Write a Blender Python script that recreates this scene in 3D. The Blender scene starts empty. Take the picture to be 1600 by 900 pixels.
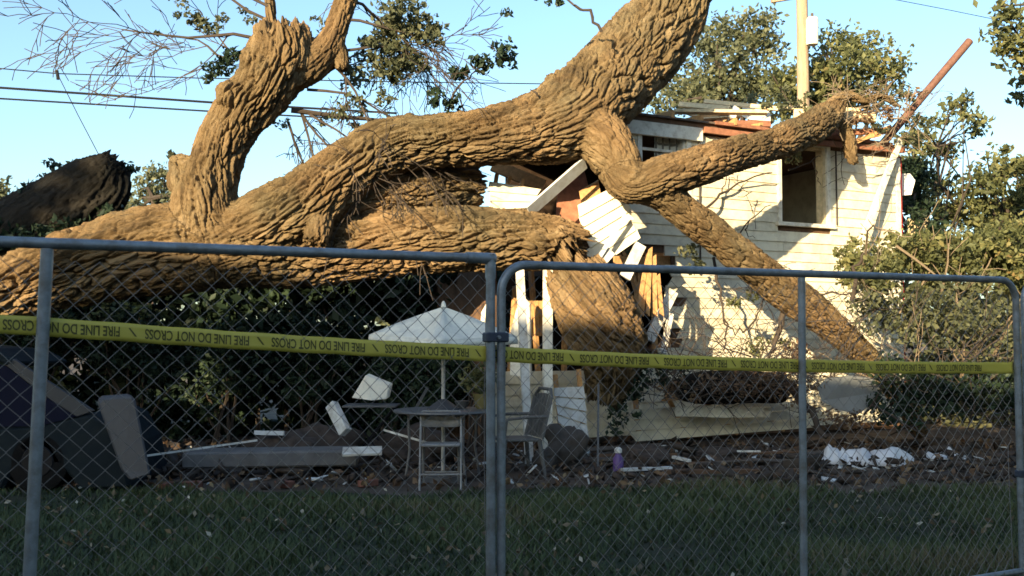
import bpy, bmesh, math, random
import numpy as np
from mathutils import Vector, Matrix

SC = bpy.context.scene
COL = SC.collection
R = math.radians
rng = random.Random(7)
NP = np.random.default_rng(11)

# ---------------------------------------------------------------- camera
F_PX, HOR, EYE = 1570.0, 530.0, 1.5          # focal length in photo pixels, horizon row, eye height (m)
PITCH = math.atan((HOR - 450.0) / F_PX)
cd = bpy.data.cameras.new("camera")
cam = bpy.data.objects.new("camera", cd)
COL.objects.link(cam)
cam.location = (0, 0, EYE)
cam.rotation_euler = (R(90) + PITCH, 0, 0)
cd.sensor_width = 36.0
cd.lens = 36.0 * F_PX / 1600.0
cd.clip_start = 0.1
cd.clip_end = 3000
cd.dof.use_dof = True
cd.dof.focus_distance = 12.5
cd.dof.aperture_fstop = 8.0
SC.camera = cam
SC.render.resolution_x, SC.render.resolution_y = 1024, 576

# ---------------------------------------------------------------- light
SUN_AZ, SUN_EL = R(28), R(15)                # azimuth measured to the left of straight behind the camera
S = Vector((-math.sin(SUN_AZ) * math.cos(SUN_EL), -math.cos(SUN_AZ) * math.cos(SUN_EL), math.sin(SUN_EL)))
w = bpy.data.worlds.new("World")
SC.world = w
w.use_nodes = True
nt = w.node_tree
bg = nt.nodes["Background"]
sky = nt.nodes.new("ShaderNodeTexSky")
sky.sky_type = 'NISHITA'
sky.sun_disc = False
sky.sun_elevation = SUN_EL
sky.sun_rotation = math.atan2(S.x, S.y)
sky.air_density = 1.0
sky.dust_density = 1.6
sky.ozone_density = 1.0
sky_tint = nt.nodes.new("ShaderNodeMix"); sky_tint.data_type = 'RGBA'; sky_tint.blend_type = 'MULTIPLY'; sky_tint.inputs[0].default_value = 1.0
sky_tint.inputs[7].default_value = (0.86, 1.02, 1.10, 1)       # even tint multiplied into the sky colour only
nt.links.new(sky.outputs[0], sky_tint.inputs[6]); nt.links.new(sky_tint.outputs[2], bg.inputs[0])
bg.inputs[1].default_value = 0.105
sl = bpy.data.lights.new("sun", 'SUN')
sl.energy = 5.0
sl.angle = R(0.5)
sl.color = (1.0, 0.79, 0.47)
so = bpy.data.objects.new("sun", sl)
COL.objects.link(so)
so.rotation_euler = (-S).to_track_quat('-Z', 'Y').to_euler()
so.location = S * 60
SC.view_settings.view_transform = 'Standard'
SC.view_settings.look = 'None'
SC.view_settings.exposure = 1.55
SC.view_settings.gamma = 1.0
SC.view_settings.use_curve_mapping = False
SC.render.engine = 'CYCLES'
SC.cycles.use_denoising = True
SC.cycles.max_bounces = 6
SC.cycles.diffuse_bounces = 3
SC.cycles.transparent_max_bounces = 8
SC.cycles.filter_width = 1.6

# ---------------------------------------------------------------- layout helpers
CP, SP = math.cos(PITCH), math.sin(PITCH)
def ray(x, y):
    cx, cy = (x - 800.0) / F_PX, (450.0 - y) / F_PX
    return Vector((cx, CP - SP * cy, SP + CP * cy))
def P(x, y, d):
    """world point seen at photo pixel (x, y) at depth d metres along Y"""
    r = ray(x, y)
    return Vector((0, 0, EYE)) + r * (d / r.y)
def on_plane(x, y, p0, n):
    r = ray(x, y)
    o = Vector((0, 0, EYE))
    return o + r * ((p0 - o).dot(n) / r.dot(n))
EW = Vector((0.886, 0.464, 0)).normalized()      # direction shared by the fence and the house front
NW = Vector((EW.y, -EW.x, 0))                    # outward normal, towards the camera

# ---------------------------------------------------------------- object helpers
def tag(o, label=None, cat=None, group=None, kind=None):
    if label: o['label'] = label
    if cat: o['category'] = cat
    if group: o['group'] = group
    if kind: o['kind'] = kind
    return o
def empty(name, loc=(0, 0, 0), label=None, cat=None, group=None, rz=0.0):
    o = bpy.data.objects.new(name, None)
    o.empty_display_size = 0.2
    COL.objects.link(o)
    o.location = loc
    o.rotation_euler = (0, 0, rz)
    return tag(o, label, cat, group)
def link(name, me, mat=None, parent=None, smooth=False):
    if mat is not None and not me.materials:
        me.materials.append(mat)
    o = bpy.data.objects.new(name, me)
    COL.objects.link(o)
    if parent is not None:
        o.parent = parent
        # geometry is given in world space: undo the chain of parent transforms
        m = Matrix.Identity(4)
        q = parent
        while q is not None:
            m = q.matrix_basis @ (m if q is parent else m) if False else (q.matrix_basis @ m)
            q = q.parent
        o.matrix_basis = m.inverted()
    if smooth:
        me.polygons.foreach_set('use_smooth', np.ones(len(me.polygons), dtype=bool))
    return o
def mesh_np(name, v, f, mat=None, parent=None, smooth=False, attrs=None):
    """v (n,3), f (m,k) index array, all faces with k corners"""
    v = np.asarray(v, dtype=np.float32); f = np.asarray(f, dtype=np.int32)
    me = bpy.data.meshes.new(name)
    n, k = f.shape
    me.vertices.add(len(v)); me.vertices.foreach_set('co', v.ravel())
    me.loops.add(n * k); me.loops.foreach_set('vertex_index', f.ravel())
    me.polygons.add(n)
    me.polygons.foreach_set('loop_start', np.arange(0, n * k, k, dtype=np.int32))
    if attrs:
        for an, (typ, dom, data) in attrs.items():
            a = me.attributes.new(an, typ, dom)
            a.data.foreach_set('vector' if typ == 'FLOAT_VECTOR' else 'value', np.asarray(data, dtype=np.float32).ravel())
    me.update(calc_edges=True)
    me.validate()
    return link(name, me, mat, parent, smooth)
class MB:
    """collects simple solids into ONE mesh (world coordinates)"""
    def __init__(s): s.v, s.f = [], []
    def hexa(s, c):
        b = len(s.v); s.v += [tuple(p) for p in c]
        s.f += [tuple(b + i for i in q) for q in ((0,3,2,1),(4,5,6,7),(0,1,5,4),(1,2,6,5),(2,3,7,6),(3,0,4,7))]
    def box(s, lo, hi):
        x0,y0,z0 = lo; x1,y1,z1 = hi
        s.hexa([(x0,y0,z0),(x1,y0,z0),(x1,y1,z0),(x0,y1,z0),(x0,y0,z1),(x1,y0,z1),(x1,y1,z1),(x0,y1,z1)])
    def obox(s, o, a, b, c):
        """box from corner o with edge vectors a, b, c"""
        o,a,b,c = map(Vector, (o,a,b,c))
        s.hexa([o, o+a, o+a+b, o+b, o+c, o+a+c, o+a+b+c, o+b+c])
    def beam(s, p, q, w, t, up=Vector((0, -1, 0)), skew=0.0, twist=0.0):
        """rectangular bar from p to q; w across (in the plane facing `up`), t along `up`"""
        p, q = Vector(p), Vector(q); d = (q - p); L = d.length; d = d / L
        n = (up - d * up.dot(d)).normalized(); a = d.cross(n)
        if twist:
            a, n = a * math.cos(twist) + n * math.sin(twist), n * math.cos(twist) - a * math.sin(twist)
        c = []
        for e, k in ((p, skew), (q, -skew)):
            for sa, sn in ((-1,-1),(1,-1),(1,1),(-1,1)):
                c.append(e + a * (sa * w / 2) + n * (sn * t / 2) + d * (k * sa))
        s.hexa(c)
    def plate(s, pts, back):
        """solid plate: outline pts (front face), extruded by vector back"""
        b = len(s.v); n = len(pts); back = Vector(back)
        s.v += [tuple(p) for p in pts] + [tuple(Vector(p) + back) for p in pts]
        s.f.append(tuple(b + i for i in range(n)))
        s.f.append(tuple(b + n + i for i in reversed(range(n))))
        for i in range(n):
            j = (i + 1) % n
            s.f.append((b + i, b + n + i, b + n + j, b + j))
    def tube(s, pts, r, n=8, cap=True):
        pts = [Vector(p) for p in pts]
        rs = r if isinstance(r, (list, tuple)) else [r] * len(pts)
        b = len(s.v); u = None
        for i, p in enumerate(pts):
            t = (pts[min(i + 1, len(pts) - 1)] - pts[max(i - 1, 0)]).normalized()
            if u is None:
                u = t.orthogonal().normalized()
            u = (u - t * u.dot(t))
            u = u.normalized() if u.length > 1e-6 else t.orthogonal().normalized()
            vv = t.cross(u)
            for k in range(n):
                a = 2 * math.pi * k / n
                s.v.append(tuple(p + (u * math.cos(a) + vv * math.sin(a)) * rs[i]))
        for i in range(len(pts) - 1):
            for k in range(n):
                k2 = (k + 1) % n
                s.f.append((b + i*n + k, b + i*n + k2, b + (i+1)*n + k2, b + (i+1)*n + k))
        if cap:
            s.f.append(tuple(b + k for k in reversed(range(n))))
            e = b + (len(pts) - 1) * n
            s.f.append(tuple(e + k for k in range(n)))
    def build(s, name, mat, parent=None, smooth=False, bevel=0.0):
        me = bpy.data.meshes.new(name)
        me.from_pydata(s.v, [], s.f)
        bm = bmesh.new(); bm.from_mesh(me)
        bmesh.ops.recalc_face_normals(bm, faces=bm.faces)
        if bevel:
            ed = [e for e in bm.edges if len(e.link_faces) == 2 and e.calc_face_angle(0) > 0.6]
            bmesh.ops.bevel(bm, geom=ed, offset=bevel, segments=1, affect='EDGES')
        bm.to_mesh(me); bm.free()
        o = link(name, me, mat, parent, False)
        if smooth:
            me.polygons.foreach_set('use_smooth', np.ones(len(me.polygons), dtype=bool))
            try: me.set_sharp_from_angle(angle=R(40))
            except Exception: pass
        return o

# ---------------------------------------------------------------- materials
def new_mat(name):
    m = bpy.data.materials.new(name); m.use_nodes = True
    nt = m.node_tree
    return m, nt, nt.nodes["Principled BSDF"], nt.nodes, nt.links
def sock(n, name): return n.inputs[name]
def noise_ramp(nt, stops, scale, detail=5, rough=0.6, coord='Object', stretch=(1,1,1), attr=None):
    N, L = nt.nodes, nt.links
    if attr:
        src = N.new("ShaderNodeAttribute"); src.attribute_name = attr; out = src.outputs['Vector']
    else:
        src = N.new("ShaderNodeTexCoord"); out = src.outputs[coord]
    mp = N.new("ShaderNodeMapping"); mp.inputs['Scale'].default_value = stretch
    L.new(out, mp.inputs[0])
    tx = N.new("ShaderNodeTexNoise"); tx.inputs['Scale'].default_value = scale
    tx.inputs['Detail'].default_value = detail; tx.inputs['Roughness'].default_value = rough
    L.new(mp.outputs[0], tx.inputs['Vector'])
    rp = N.new("ShaderNodeValToRGB")
    els = rp.color_ramp.elements
    while len(els) < len(stops): els.new(0.5)
    for e, (p, c) in zip(els, stops):
        e.position = p; e.color = (*c, 1)
    L.new(tx.outputs['Fac'], rp.inputs[0])
    return rp.outputs[0], tx, mp
def plain(name, col, rough=0.7, metal=0.0, var=0.25, scale=9.0, bump=0.15, dirt=None, dirt_scale=3.0, stretch=(1,1,1), spec=0.3, bscale=60, perobj=0.0):
    m, nt, b, N, L = new_mat(name)
    lo = tuple(c * (1 - var) for c in col); hi = tuple(min(1, c * (1 + var * 0.6)) for c in col)
    out, tx, mp = noise_ramp(nt, [(0.3, lo), (0.7, hi)], scale, stretch=stretch)
    if dirt:
        o2, t2, _ = noise_ramp(nt, [(0.45, (0,0,0)), (0.72, (1,1,1))], dirt_scale, detail=8, rough=0.7)
        mx = N.new("ShaderNodeMix"); mx.data_type = 'RGBA'
        L.new(o2, mx.inputs[0]); L.new(out, mx.inputs[6]); mx.inputs[7].default_value = (*dirt, 1)
        out = mx.outputs[2]
    if perobj:
        oi = N.new("ShaderNodeObjectInfo"); mr = N.new("ShaderNodeMapRange")
        mr.inputs[3].default_value = 1 - perobj; mr.inputs[4].default_value = 1.0
        L.new(oi.outputs['Random'], mr.inputs[0])
        vm = N.new("ShaderNodeVectorMath"); vm.operation = 'SCALE'; L.new(out, vm.inputs[0]); L.new(mr.outputs[0], vm.inputs['Scale']); out = vm.outputs[0]
    L.new(out, b.inputs['Base Color'])
    b.inputs['Roughness'].default_value = rough
    b.inputs['Metallic'].default_value = metal
    b.inputs['Specular IOR Level'].default_value = spec
    if bump:
        bp = N.new("ShaderNodeBump"); bp.inputs['Strength'].default_value = bump; bp.inputs['Distance'].default_value = 0.01
        t3 = N.new("ShaderNodeTexNoise"); t3.inputs['Scale'].default_value = bscale; t3.inputs['Detail'].default_value = 6
        L.new(mp.outputs[0], t3.inputs['Vector']); L.new(t3.outputs['Fac'], bp.inputs['Height'])
        L.new(bp.outputs[0], b.inputs['Normal'])
    return m
def leaf_mat(name, stops, trans=0.35, rough=0.55):
    m, nt, b, N, L = new_mat(name)
    at = N.new("ShaderNodeAttribute"); at.attribute_name = 'tint'
    rp = N.new("ShaderNodeValToRGB"); els = rp.color_ramp.elements
    while len(els) < len(stops): els.new(0.5)
    for e, (p, c) in zip(els, stops): e.position = p; e.color = (*c, 1)
    L.new(at.outputs['Fac'], rp.inputs[0]); L.new(rp.outputs[0], b.inputs['Base Color'])
    b.inputs['Roughness'].default_value = rough
    b.inputs['Specular IOR Level'].default_value = 0.25
    tr = N.new("ShaderNodeBsdfTranslucent"); L.new(rp.outputs[0], tr.inputs[0])
    mx = N.new("ShaderNodeMixShader"); mx.inputs[0].default_value = trans
    L.new(b.outputs[0], mx.inputs[1]); L.new(tr.outputs[0], mx.inputs[2])
    L.new(mx.outputs[0], N["Material Output"].inputs[0])
    return m
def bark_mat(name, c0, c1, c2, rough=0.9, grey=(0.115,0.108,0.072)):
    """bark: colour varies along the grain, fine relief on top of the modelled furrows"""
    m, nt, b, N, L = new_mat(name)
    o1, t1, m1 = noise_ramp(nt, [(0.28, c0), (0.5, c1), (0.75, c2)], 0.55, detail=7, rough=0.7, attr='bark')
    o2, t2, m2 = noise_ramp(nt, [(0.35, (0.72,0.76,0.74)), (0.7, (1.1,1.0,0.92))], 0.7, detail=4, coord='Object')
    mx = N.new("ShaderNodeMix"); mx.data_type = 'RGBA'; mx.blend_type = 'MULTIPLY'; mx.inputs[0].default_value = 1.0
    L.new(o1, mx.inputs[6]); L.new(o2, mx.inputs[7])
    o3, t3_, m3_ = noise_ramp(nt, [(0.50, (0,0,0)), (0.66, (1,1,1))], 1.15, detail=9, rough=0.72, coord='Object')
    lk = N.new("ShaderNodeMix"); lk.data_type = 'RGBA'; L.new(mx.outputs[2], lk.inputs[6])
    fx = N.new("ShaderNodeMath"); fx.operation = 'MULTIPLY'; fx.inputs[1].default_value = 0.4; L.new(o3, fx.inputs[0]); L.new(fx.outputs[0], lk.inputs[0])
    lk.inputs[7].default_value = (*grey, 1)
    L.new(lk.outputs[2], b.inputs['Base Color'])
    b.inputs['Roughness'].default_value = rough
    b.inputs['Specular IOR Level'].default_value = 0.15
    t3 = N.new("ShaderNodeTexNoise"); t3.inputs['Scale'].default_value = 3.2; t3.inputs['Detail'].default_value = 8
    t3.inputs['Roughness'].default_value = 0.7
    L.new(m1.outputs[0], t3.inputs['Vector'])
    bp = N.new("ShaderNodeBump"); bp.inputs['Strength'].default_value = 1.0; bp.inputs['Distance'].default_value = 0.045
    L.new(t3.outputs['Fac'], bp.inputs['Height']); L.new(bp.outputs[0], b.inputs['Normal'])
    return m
M = {}
M['bark'] = bark_mat("bark", (0.060,0.040,0.024), (0.19,0.130,0.070), (0.34,0.25,0.15))
M['bark_dark'] = bark_mat("shade_dark_bark", (0.014,0.013,0.012), (0.026,0.023,0.02), (0.045,0.039,0.033), grey=(0.025,0.027,0.025))  # darkened copy of the bark, deep shade put into its colour
M['torn'] = plain("torn_heartwood", (0.42,0.24,0.11), 0.85, var=0.5, scale=14, bump=0.6)
M['twig'] = plain("twig_bark", (0.055,0.042,0.034), 0.9, var=0.3, bump=0)
M['twig_pale'] = plain("pale_twig_bark", (0.17,0.13,0.09), 0.9, var=0.3, bump=0)
M['paint'] = plain("weathered_cream_paint", (0.80,0.74,0.58), 0.6, var=0.08, scale=2.2, bump=0.12, dirt=(0.50,0.43,0.32), dirt_scale=4, stretch=(1,1,1), bscale=40, perobj=0.13)
M['trim'] = plain("cream_trim_paint", (0.80,0.76,0.66), 0.55, var=0.07, scale=4, bump=0.08, dirt=(0.45,0.39,0.3), dirt_scale=8)
M['white'] = plain("white_paint", (0.62,0.61,0.58), 0.6, var=0.12, scale=5, bump=0.15, dirt=(0.30,0.255,0.20), dirt_scale=6)
M['grey_board'] = plain("grey_white_board", (0.55,0.57,0.58), 0.6, var=0.1, scale=6, bump=0.1, dirt=(0.4,0.38,0.35), dirt_scale=9)
M['raw'] = plain("raw_lumber", (0.50,0.28,0.12), 0.8, var=0.35, scale=18, bump=0.3, stretch=(1,1,1))
M['pale_lumber'] = plain("pale_lumber", (0.66,0.52,0.32), 0.8, var=0.25, scale=14, bump=0.25)
M['red_lumber'] = plain("reddish_lumber", (0.31,0.135,0.08), 0.8, var=0.35, scale=12, bump=0.25)
M['sheath'] = plain("dark_sheathing", (0.13,0.075,0.045), 0.9, var=0.4, scale=6, bump=0.3)
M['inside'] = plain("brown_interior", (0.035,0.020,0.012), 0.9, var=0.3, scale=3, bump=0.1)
M['red_trim'] = plain("red_trim_paint", (0.32,0.02,0.015), 0.6, var=0.15, bump=0.05)
M['shingle'] = plain("grey_brown_shingles", (0.14,0.11,0.09), 0.9, var=0.4, scale=20, bump=0.4)
M['galv'] = plain("galvanised_steel", (0.26,0.29,0.32), 0.48, metal=0.5, var=0.2, scale=26, bump=0.08, spec=0.5, dirt=(0.15,0.135,0.12), dirt_scale=11)
M['wire'] = plain("dull_fence_wire", (0.23,0.22,0.22), 0.55, metal=0.3, var=0.2, scale=30, bump=0)
M['clamp'] = plain("dark_clamp_steel", (0.06,0.07,0.10), 0.5, metal=0.5, var=0.2, bump=0)
M['tape'] = plain("yellow_barrier_film", (0.52,0.44,0.07), 0.42, var=0.10, scale=4, bump=0.05, spec=0.45)
M['ink'] = plain("faded_tape_ink", (0.085,0.08,0.025), 0.5, var=0.1, bump=0)
M['canvas'] = plain("off_white_canvas", (0.76,0.72,0.62), 0.85, var=0.08, scale=6, bump=0.15, dirt=(0.5,0.48,0.44), dirt_scale=4, bscale=120)
M['metal_white'] = plain("white_enamelled_tube", (0.40,0.39,0.37), 0.45, var=0.08, bump=0.03, spec=0.5)
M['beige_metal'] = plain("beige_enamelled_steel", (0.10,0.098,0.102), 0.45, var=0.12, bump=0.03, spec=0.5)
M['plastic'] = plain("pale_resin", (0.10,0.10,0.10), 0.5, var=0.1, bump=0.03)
M['cloth'] = plain("white_plastic_sheeting", (0.60,0.60,0.62), 0.5, var=0.06, bump=0.1)
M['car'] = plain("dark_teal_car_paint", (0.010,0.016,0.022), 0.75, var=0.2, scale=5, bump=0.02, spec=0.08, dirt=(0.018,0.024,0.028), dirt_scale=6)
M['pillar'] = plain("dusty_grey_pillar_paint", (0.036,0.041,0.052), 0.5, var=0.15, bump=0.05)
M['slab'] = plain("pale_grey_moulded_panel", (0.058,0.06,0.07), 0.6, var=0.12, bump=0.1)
M['rubber'] = plain("black_rubber", (0.012,0.012,0.013), 0.9, var=0.2, bump=0.1, spec=0.03)
M['concrete'] = plain("weathered_concrete", (0.13,0.125,0.125), 0.9, var=0.3, scale=7, bump=0.3)
M['stone'] = plain("brown_grey_stone", (0.085,0.07,0.06), 0.9, var=0.4, scale=6, bump=0.4)
M['brick'] = plain("old_red_brick", (0.20,0.085,0.06), 0.9, var=0.35, scale=14, bump=0.3)
M['black'] = plain("black_plastic", (0.013,0.013,0.016), 0.6, var=0.2, bump=0.02, spec=0.12)
M['purple'] = plain("purple_plastic", (0.11,0.06,0.20), 0.4, var=0.1, bump=0)
M['terracotta'] = plain("olive_glazed_pot", (0.16,0.14,0.06), 0.6, var=0.3, bump=0.1)
M['pole'] = plain("weathered_utility_pole", (0.33,0.245,0.17), 0.9, var=0.3, scale=5, bump=0.3, stretch=(4,4,0.4))
M['rust'] = plain("rusty_brown_pipe", (0.15,0.075,0.055), 0.75, var=0.35, scale=9, bump=0.2)
M['dish'] = plain("pale_blue_grey_board", (0.20,0.21,0.21), 0.7, var=0.12, scale=4, bump=0.1, dirt=(0.2,0.19,0.18), dirt_scale=5)
M['stucco'] = plain("neighbour_stucco", (0.42,0.38,0.32), 0.9, var=0.15, bump=0.2)
M['dirt'] = plain("rubble_dirt", (0.06,0.045,0.038), 1.0, var=0.45, scale=8, bump=0.5)
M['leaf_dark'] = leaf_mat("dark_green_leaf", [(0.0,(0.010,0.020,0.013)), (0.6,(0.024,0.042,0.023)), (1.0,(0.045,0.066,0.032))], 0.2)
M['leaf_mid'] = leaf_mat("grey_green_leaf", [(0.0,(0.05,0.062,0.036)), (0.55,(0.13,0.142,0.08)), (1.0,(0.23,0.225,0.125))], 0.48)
M['leaf_olive'] = leaf_mat("olive_leaf", [(0.0,(0.05,0.06,0.026)), (0.5,(0.135,0.148,0.064)), (0.88,(0.25,0.24,0.10)), (1.0,(0.29,0.19,0.08))], 0.45)
M['leaf_dry'] = leaf_mat("dry_brown_leaf", [(0.0,(0.07,0.045,0.03)), (0.6,(0.15,0.09,0.055)), (1.0,(0.24,0.17,0.10))], 0.2)
M['litter'] = leaf_mat("fallen_pale_leaf", [(0.0,(0.09,0.065,0.04)), (0.75,(0.21,0.165,0.10)), (1.0,(0.45,0.42,0.35))], 0.1)
M['grass'] = leaf_mat("grass_blade", [(0.0,(0.036,0.050,0.022)), (0.5,(0.074,0.098,0.040)), (0.9,(0.11,0.126,0.052)), (1.0,(0.17,0.14,0.075))], 0.25)
M['glass'] = plain("dark_navy_glass", (0.005,0.007,0.022), 0.6, var=0.1, bump=0, spec=0.06)
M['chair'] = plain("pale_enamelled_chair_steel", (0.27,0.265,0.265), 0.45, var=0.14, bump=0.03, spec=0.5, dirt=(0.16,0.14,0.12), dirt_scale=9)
# ---------------------------------------------------------------- numpy noise
def _h(i, j, k, seed):
    h = (i.astype(np.uint32) * np.uint32(374761393) + j.astype(np.uint32) * np.uint32(668265263)
         + k.astype(np.uint32) * np.uint32(2147483647) + np.uint32(seed * 1013904223 & 0xffffffff))
    h = (h ^ (h >> np.uint32(13))) * np.uint32(1274126177)
    h = (h ^ (h >> np.uint32(16))) * np.uint32(2246822519)
    return ((h ^ (h >> np.uint32(15))) & np.uint32(0xffffff)).astype(np.float32) / 16777216.0
def vnoise(p, seed=0):
    p = np.asarray(p, dtype=np.float32)
    i = np.floor(p).astype(np.int64); f = p - i; f = f * f * (3 - 2 * f)
    r = 0
    for a in (0, 1):
        wx = f[:,0] if a else 1 - f[:,0]
        for b in (0, 1):
            wy = f[:,1] if b else 1 - f[:,1]
            for c in (0, 1):
                wz = f[:,2] if c else 1 - f[:,2]
                r = r + wx * wy * wz * _h(i[:,0] + a, i[:,1] + b, i[:,2] + c, seed)
    return r * 2 - 1
def fbm(p, seed=0, o=3):
    r = 0; a = 0.5
    for k in range(o):
        r = r + a * vnoise(np.asarray(p) * (2.03 ** k), seed + 17 * k); a *= 0.5
    return r
def voro(p, seed=0):
    """distances to the two nearest jittered cell points"""
    p = np.asarray(p, dtype=np.float32)
    i = np.floor(p).astype(np.int64); f = (p - i).astype(np.float32)
    f1 = np.full(len(p), 9.0, np.float32); f2 = f1.copy()
    for a in (-1, 0, 1):
        for b in (-1, 0, 1):
            for c in (-1, 0, 1):
                I, J, K = i[:,0] + a, i[:,1] + b, i[:,2] + c
                d = ((a + _h(I,J,K,seed) - f[:,0])**2 + (b + _h(I,J,K,seed+1) - f[:,1])**2 + (c + _h(I,J,K,seed+2) - f[:,2])**2)
                f2 = np.minimum(f2, np.maximum(f1, d)); f1 = np.minimum(f1, d)
    return np.sqrt(f1), np.sqrt(f2)

# ---------------------------------------------------------------- wood: limbs merged into one skin, furrowed, then cut into one mesh per limb
def spline(ctrl, step=0.04):
    """ctrl rows (x,y,z,r) -> dense Catmull-Rom samples"""
    c = np.asarray(ctrl, dtype=np.float64)
    c = np.vstack([2 * c[0] - c[1], c, 2 * c[-1] - c[-2]])
    out = []
    for k in range(1, len(c) - 2):
        p0, p1, p2, p3 = c[k-1], c[k], c[k+1], c[k+2]
        n = max(2, int(np.linalg.norm(p2[:3] - p1[:3]) / step))
        t = np.linspace(0, 1, n, endpoint=False)[:, None]
        out.append(0.5 * ((2*p1) + (-p0+p2)*t + (2*p0-5*p1+4*p2-p3)*t*t + (-p0+3*p1-3*p2+p3)*t**3))
    out.append(c[-2][None])
    o = np.vstack(out); o[:,3] = np.maximum(o[:,3], 0.006)
    return o
def frames(pts):
    T = np.gradient(pts, axis=0); T /= np.linalg.norm(T, axis=1)[:, None] + 1e-9
    U = np.zeros_like(T)
    u = np.cross(T[0], [0.3, 0.9, 0.31]); u /= np.linalg.norm(u)
    for i in range(len(T)):
        u = u - T[i] * u.dot(T[i]); u /= np.linalg.norm(u) + 1e-9; U[i] = u
    return T, U, np.cross(T, U)
def build_wood(limbs, voxel, root, lump=0.10, depth=0.034, cell=0.075, stretch=4.6, smooth=8, seed=3, blobs=()):
    """limbs: dict(name, ctrl=[(Vector, r)...], mat, [depth, cell, label])"""
    verts, faces, LS = [], [], []
    for li, lb in enumerate(limbs):
        s = spline([(*p, r) for p, r in lb['ctrl']])
        arc = np.concatenate([[0], np.cumsum(np.linalg.norm(np.diff(s[:,:3], axis=0), axis=1))])
        T, U, V = frames(s[:,:3])
        n = 28; ang = np.linspace(0, 2*np.pi, n, endpoint=False)
        ring = (U[:,None,:] * np.cos(ang)[None,:,None] + V[:,None,:] * np.sin(ang)[None,:,None])
        q = (s[:,None,:3] + ring * s[:,3][:,None,None]).reshape(-1,3)
        nz = fbm(q / (2.2 * s[:,3].mean() + 0.08), seed + li, 3).reshape(len(s), n)
        rad = s[:,3][:,None] * (1 + lump * 1.6 * nz)
        cap = lb.get('rough_end', 0)
        v = s[:,None,:3] + ring * rad[:,:,None]
        b = sum(len(x) for x in verts)
        vv = v.reshape(-1,3)
        verts.append(vv); ns = len(s)
        idx = b + np.arange(ns*n).reshape(ns, n)
        fq = np.stack([idx[:-1], np.roll(idx[:-1],-1,1), np.roll(idx[1:],-1,1), idx[1:]], -1).reshape(-1,4)
        faces += fq.tolist()
        faces.append(idx[0][::-1].tolist()); faces.append(idx[-1].tolist())
        LS.append(dict(s=s, arc=arc, T=T, U=U, V=V))
    me = bpy.data.meshes.new("tmp_wood"); me.from_pydata(np.vstack(verts).tolist(), [], faces)
    for c, r in blobs:
        bm = bmesh.new(); bm.from_mesh(me)
        g = bmesh.ops.create_icosphere(bm, subdivisions=3, radius=r)
        for x in g['verts']:
            k = 1 + 0.25 * float(fbm(np.array([tuple(x.co * (2.2 / r))]), seed + 5, 2)[0])
            x.co = x.co * k + Vector(c)
        bm.to_mesh(me); bm.free()
    ob = bpy.data.objects.new("tmp_wood", me); COL.objects.link(ob)
    md = ob.modifiers.new("r", 'REMESH'); md.mode = 'VOXEL'; md.voxel_size = voxel; md.adaptivity = 0
    dg = bpy.context.evaluated_depsgraph_get()
    m2 = bpy.data.meshes.new_from_object(ob.evaluated_get(dg))
    bpy.data.objects.remove(ob); bpy.data.meshes.remove(me)
    nv = len(m2.vertices); v = np.empty(nv*3, np.float32); m2.vertices.foreach_get('co', v); v = v.reshape(-1,3)
    nf = len(m2.polygons); lt = np.empty(nf, np.int32); m2.polygons.foreach_get('loop_total', lt)
    lv = np.empty(lt.sum(), np.int32); m2.loops.foreach_get('vertex_index', lv)
    assert (lt == 4).all()
    f = lv.reshape(-1,4)
    bpy.data.meshes.remove(m2)
    e = np.vstack([f[:,[0,1]], f[:,[1,2]], f[:,[2,3]], f[:,[3,0]]])
    deg = np.bincount(e[:,0], minlength=nv) + np.bincount(e[:,1], minlength=nv)
    for _ in range(smooth):
        acc = np.stack([np.bincount(e[:,0], v[e[:,1],k], nv) + np.bincount(e[:,1], v[e[:,0],k], nv) for k in range(3)], -1)
        v = (0.4 * v + 0.6 * acc / np.maximum(deg,1)[:,None]).astype(np.float32)
    def normals(v):
        n = np.cross(v[f[:,2]] - v[f[:,0]], v[f[:,3]] - v[f[:,1]])
        N_ = np.stack([sum(np.bincount(f[:,c], n[:,k], nv) for c in range(4)) for k in range(3)], -1)
        return N_ / (np.linalg.norm(N_, axis=1)[:,None] + 1e-12)
    nrm = normals(v)
    # nearest spine sample per limb
    D = np.full((len(limbs), nv), 1e9, np.float32); I = np.zeros((len(limbs), nv), np.int32)
    for li, L_ in enumerate(LS):
        s = L_['s'].astype(np.float32); st = max(1, len(s)//400)
        ids = np.arange(0, len(s), st)
        for a in range(0, nv, 40000):
            x = v[a:a+40000]
            d2 = ((x**2).sum(1)[:,None] - 2 * x @ s[ids,:3].T + (s[ids,:3]**2).sum(1)[None])
            k = d2.argmin(1)
            I[li,a:a+40000] = ids[k]
            D[li,a:a+40000] = np.sqrt(np.maximum(d2[np.arange(len(x)),k],0)) / s[ids[k],3]
    best = D.argmin(0)
    dmin = D.min(0)
    H = np.zeros(nv, np.float32); W = np.zeros(nv, np.float32)
    bark = np.zeros((nv,3), np.float32)
    for li, L_ in enumerate(LS):
        wt = np.exp(-6.0 * (D[li] - dmin)); sel = np.where(wt > 0.03)[0]
        if len(sel) == 0: continue
        i = I[li, sel]; s, T, U, V = L_['s'], L_['T'], L_['U'], L_['V']
        rel = v[sel] - s[i,:3]
        al = (rel * T[i]).sum(1); x = (rel * U[i]).sum(1); y = (rel * V[i]).sum(1)
        arc = L_['arc'][i] + al
        rm = max(0.05, float(np.median(s[:,3])))
        ph = np.arctan2(y, x) + limbs[li].get('twist', 0.25) * arc
        cs = limbs[li].get('cell', cell); dp = limbs[li].get('depth', depth)
        q = np.stack([np.cos(ph)*rm/cs, np.sin(ph)*rm/cs, arc/(cs*stretch)], -1) + 37.0 * li
        wq = q * np.array([0.35,0.35,0.9])
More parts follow.
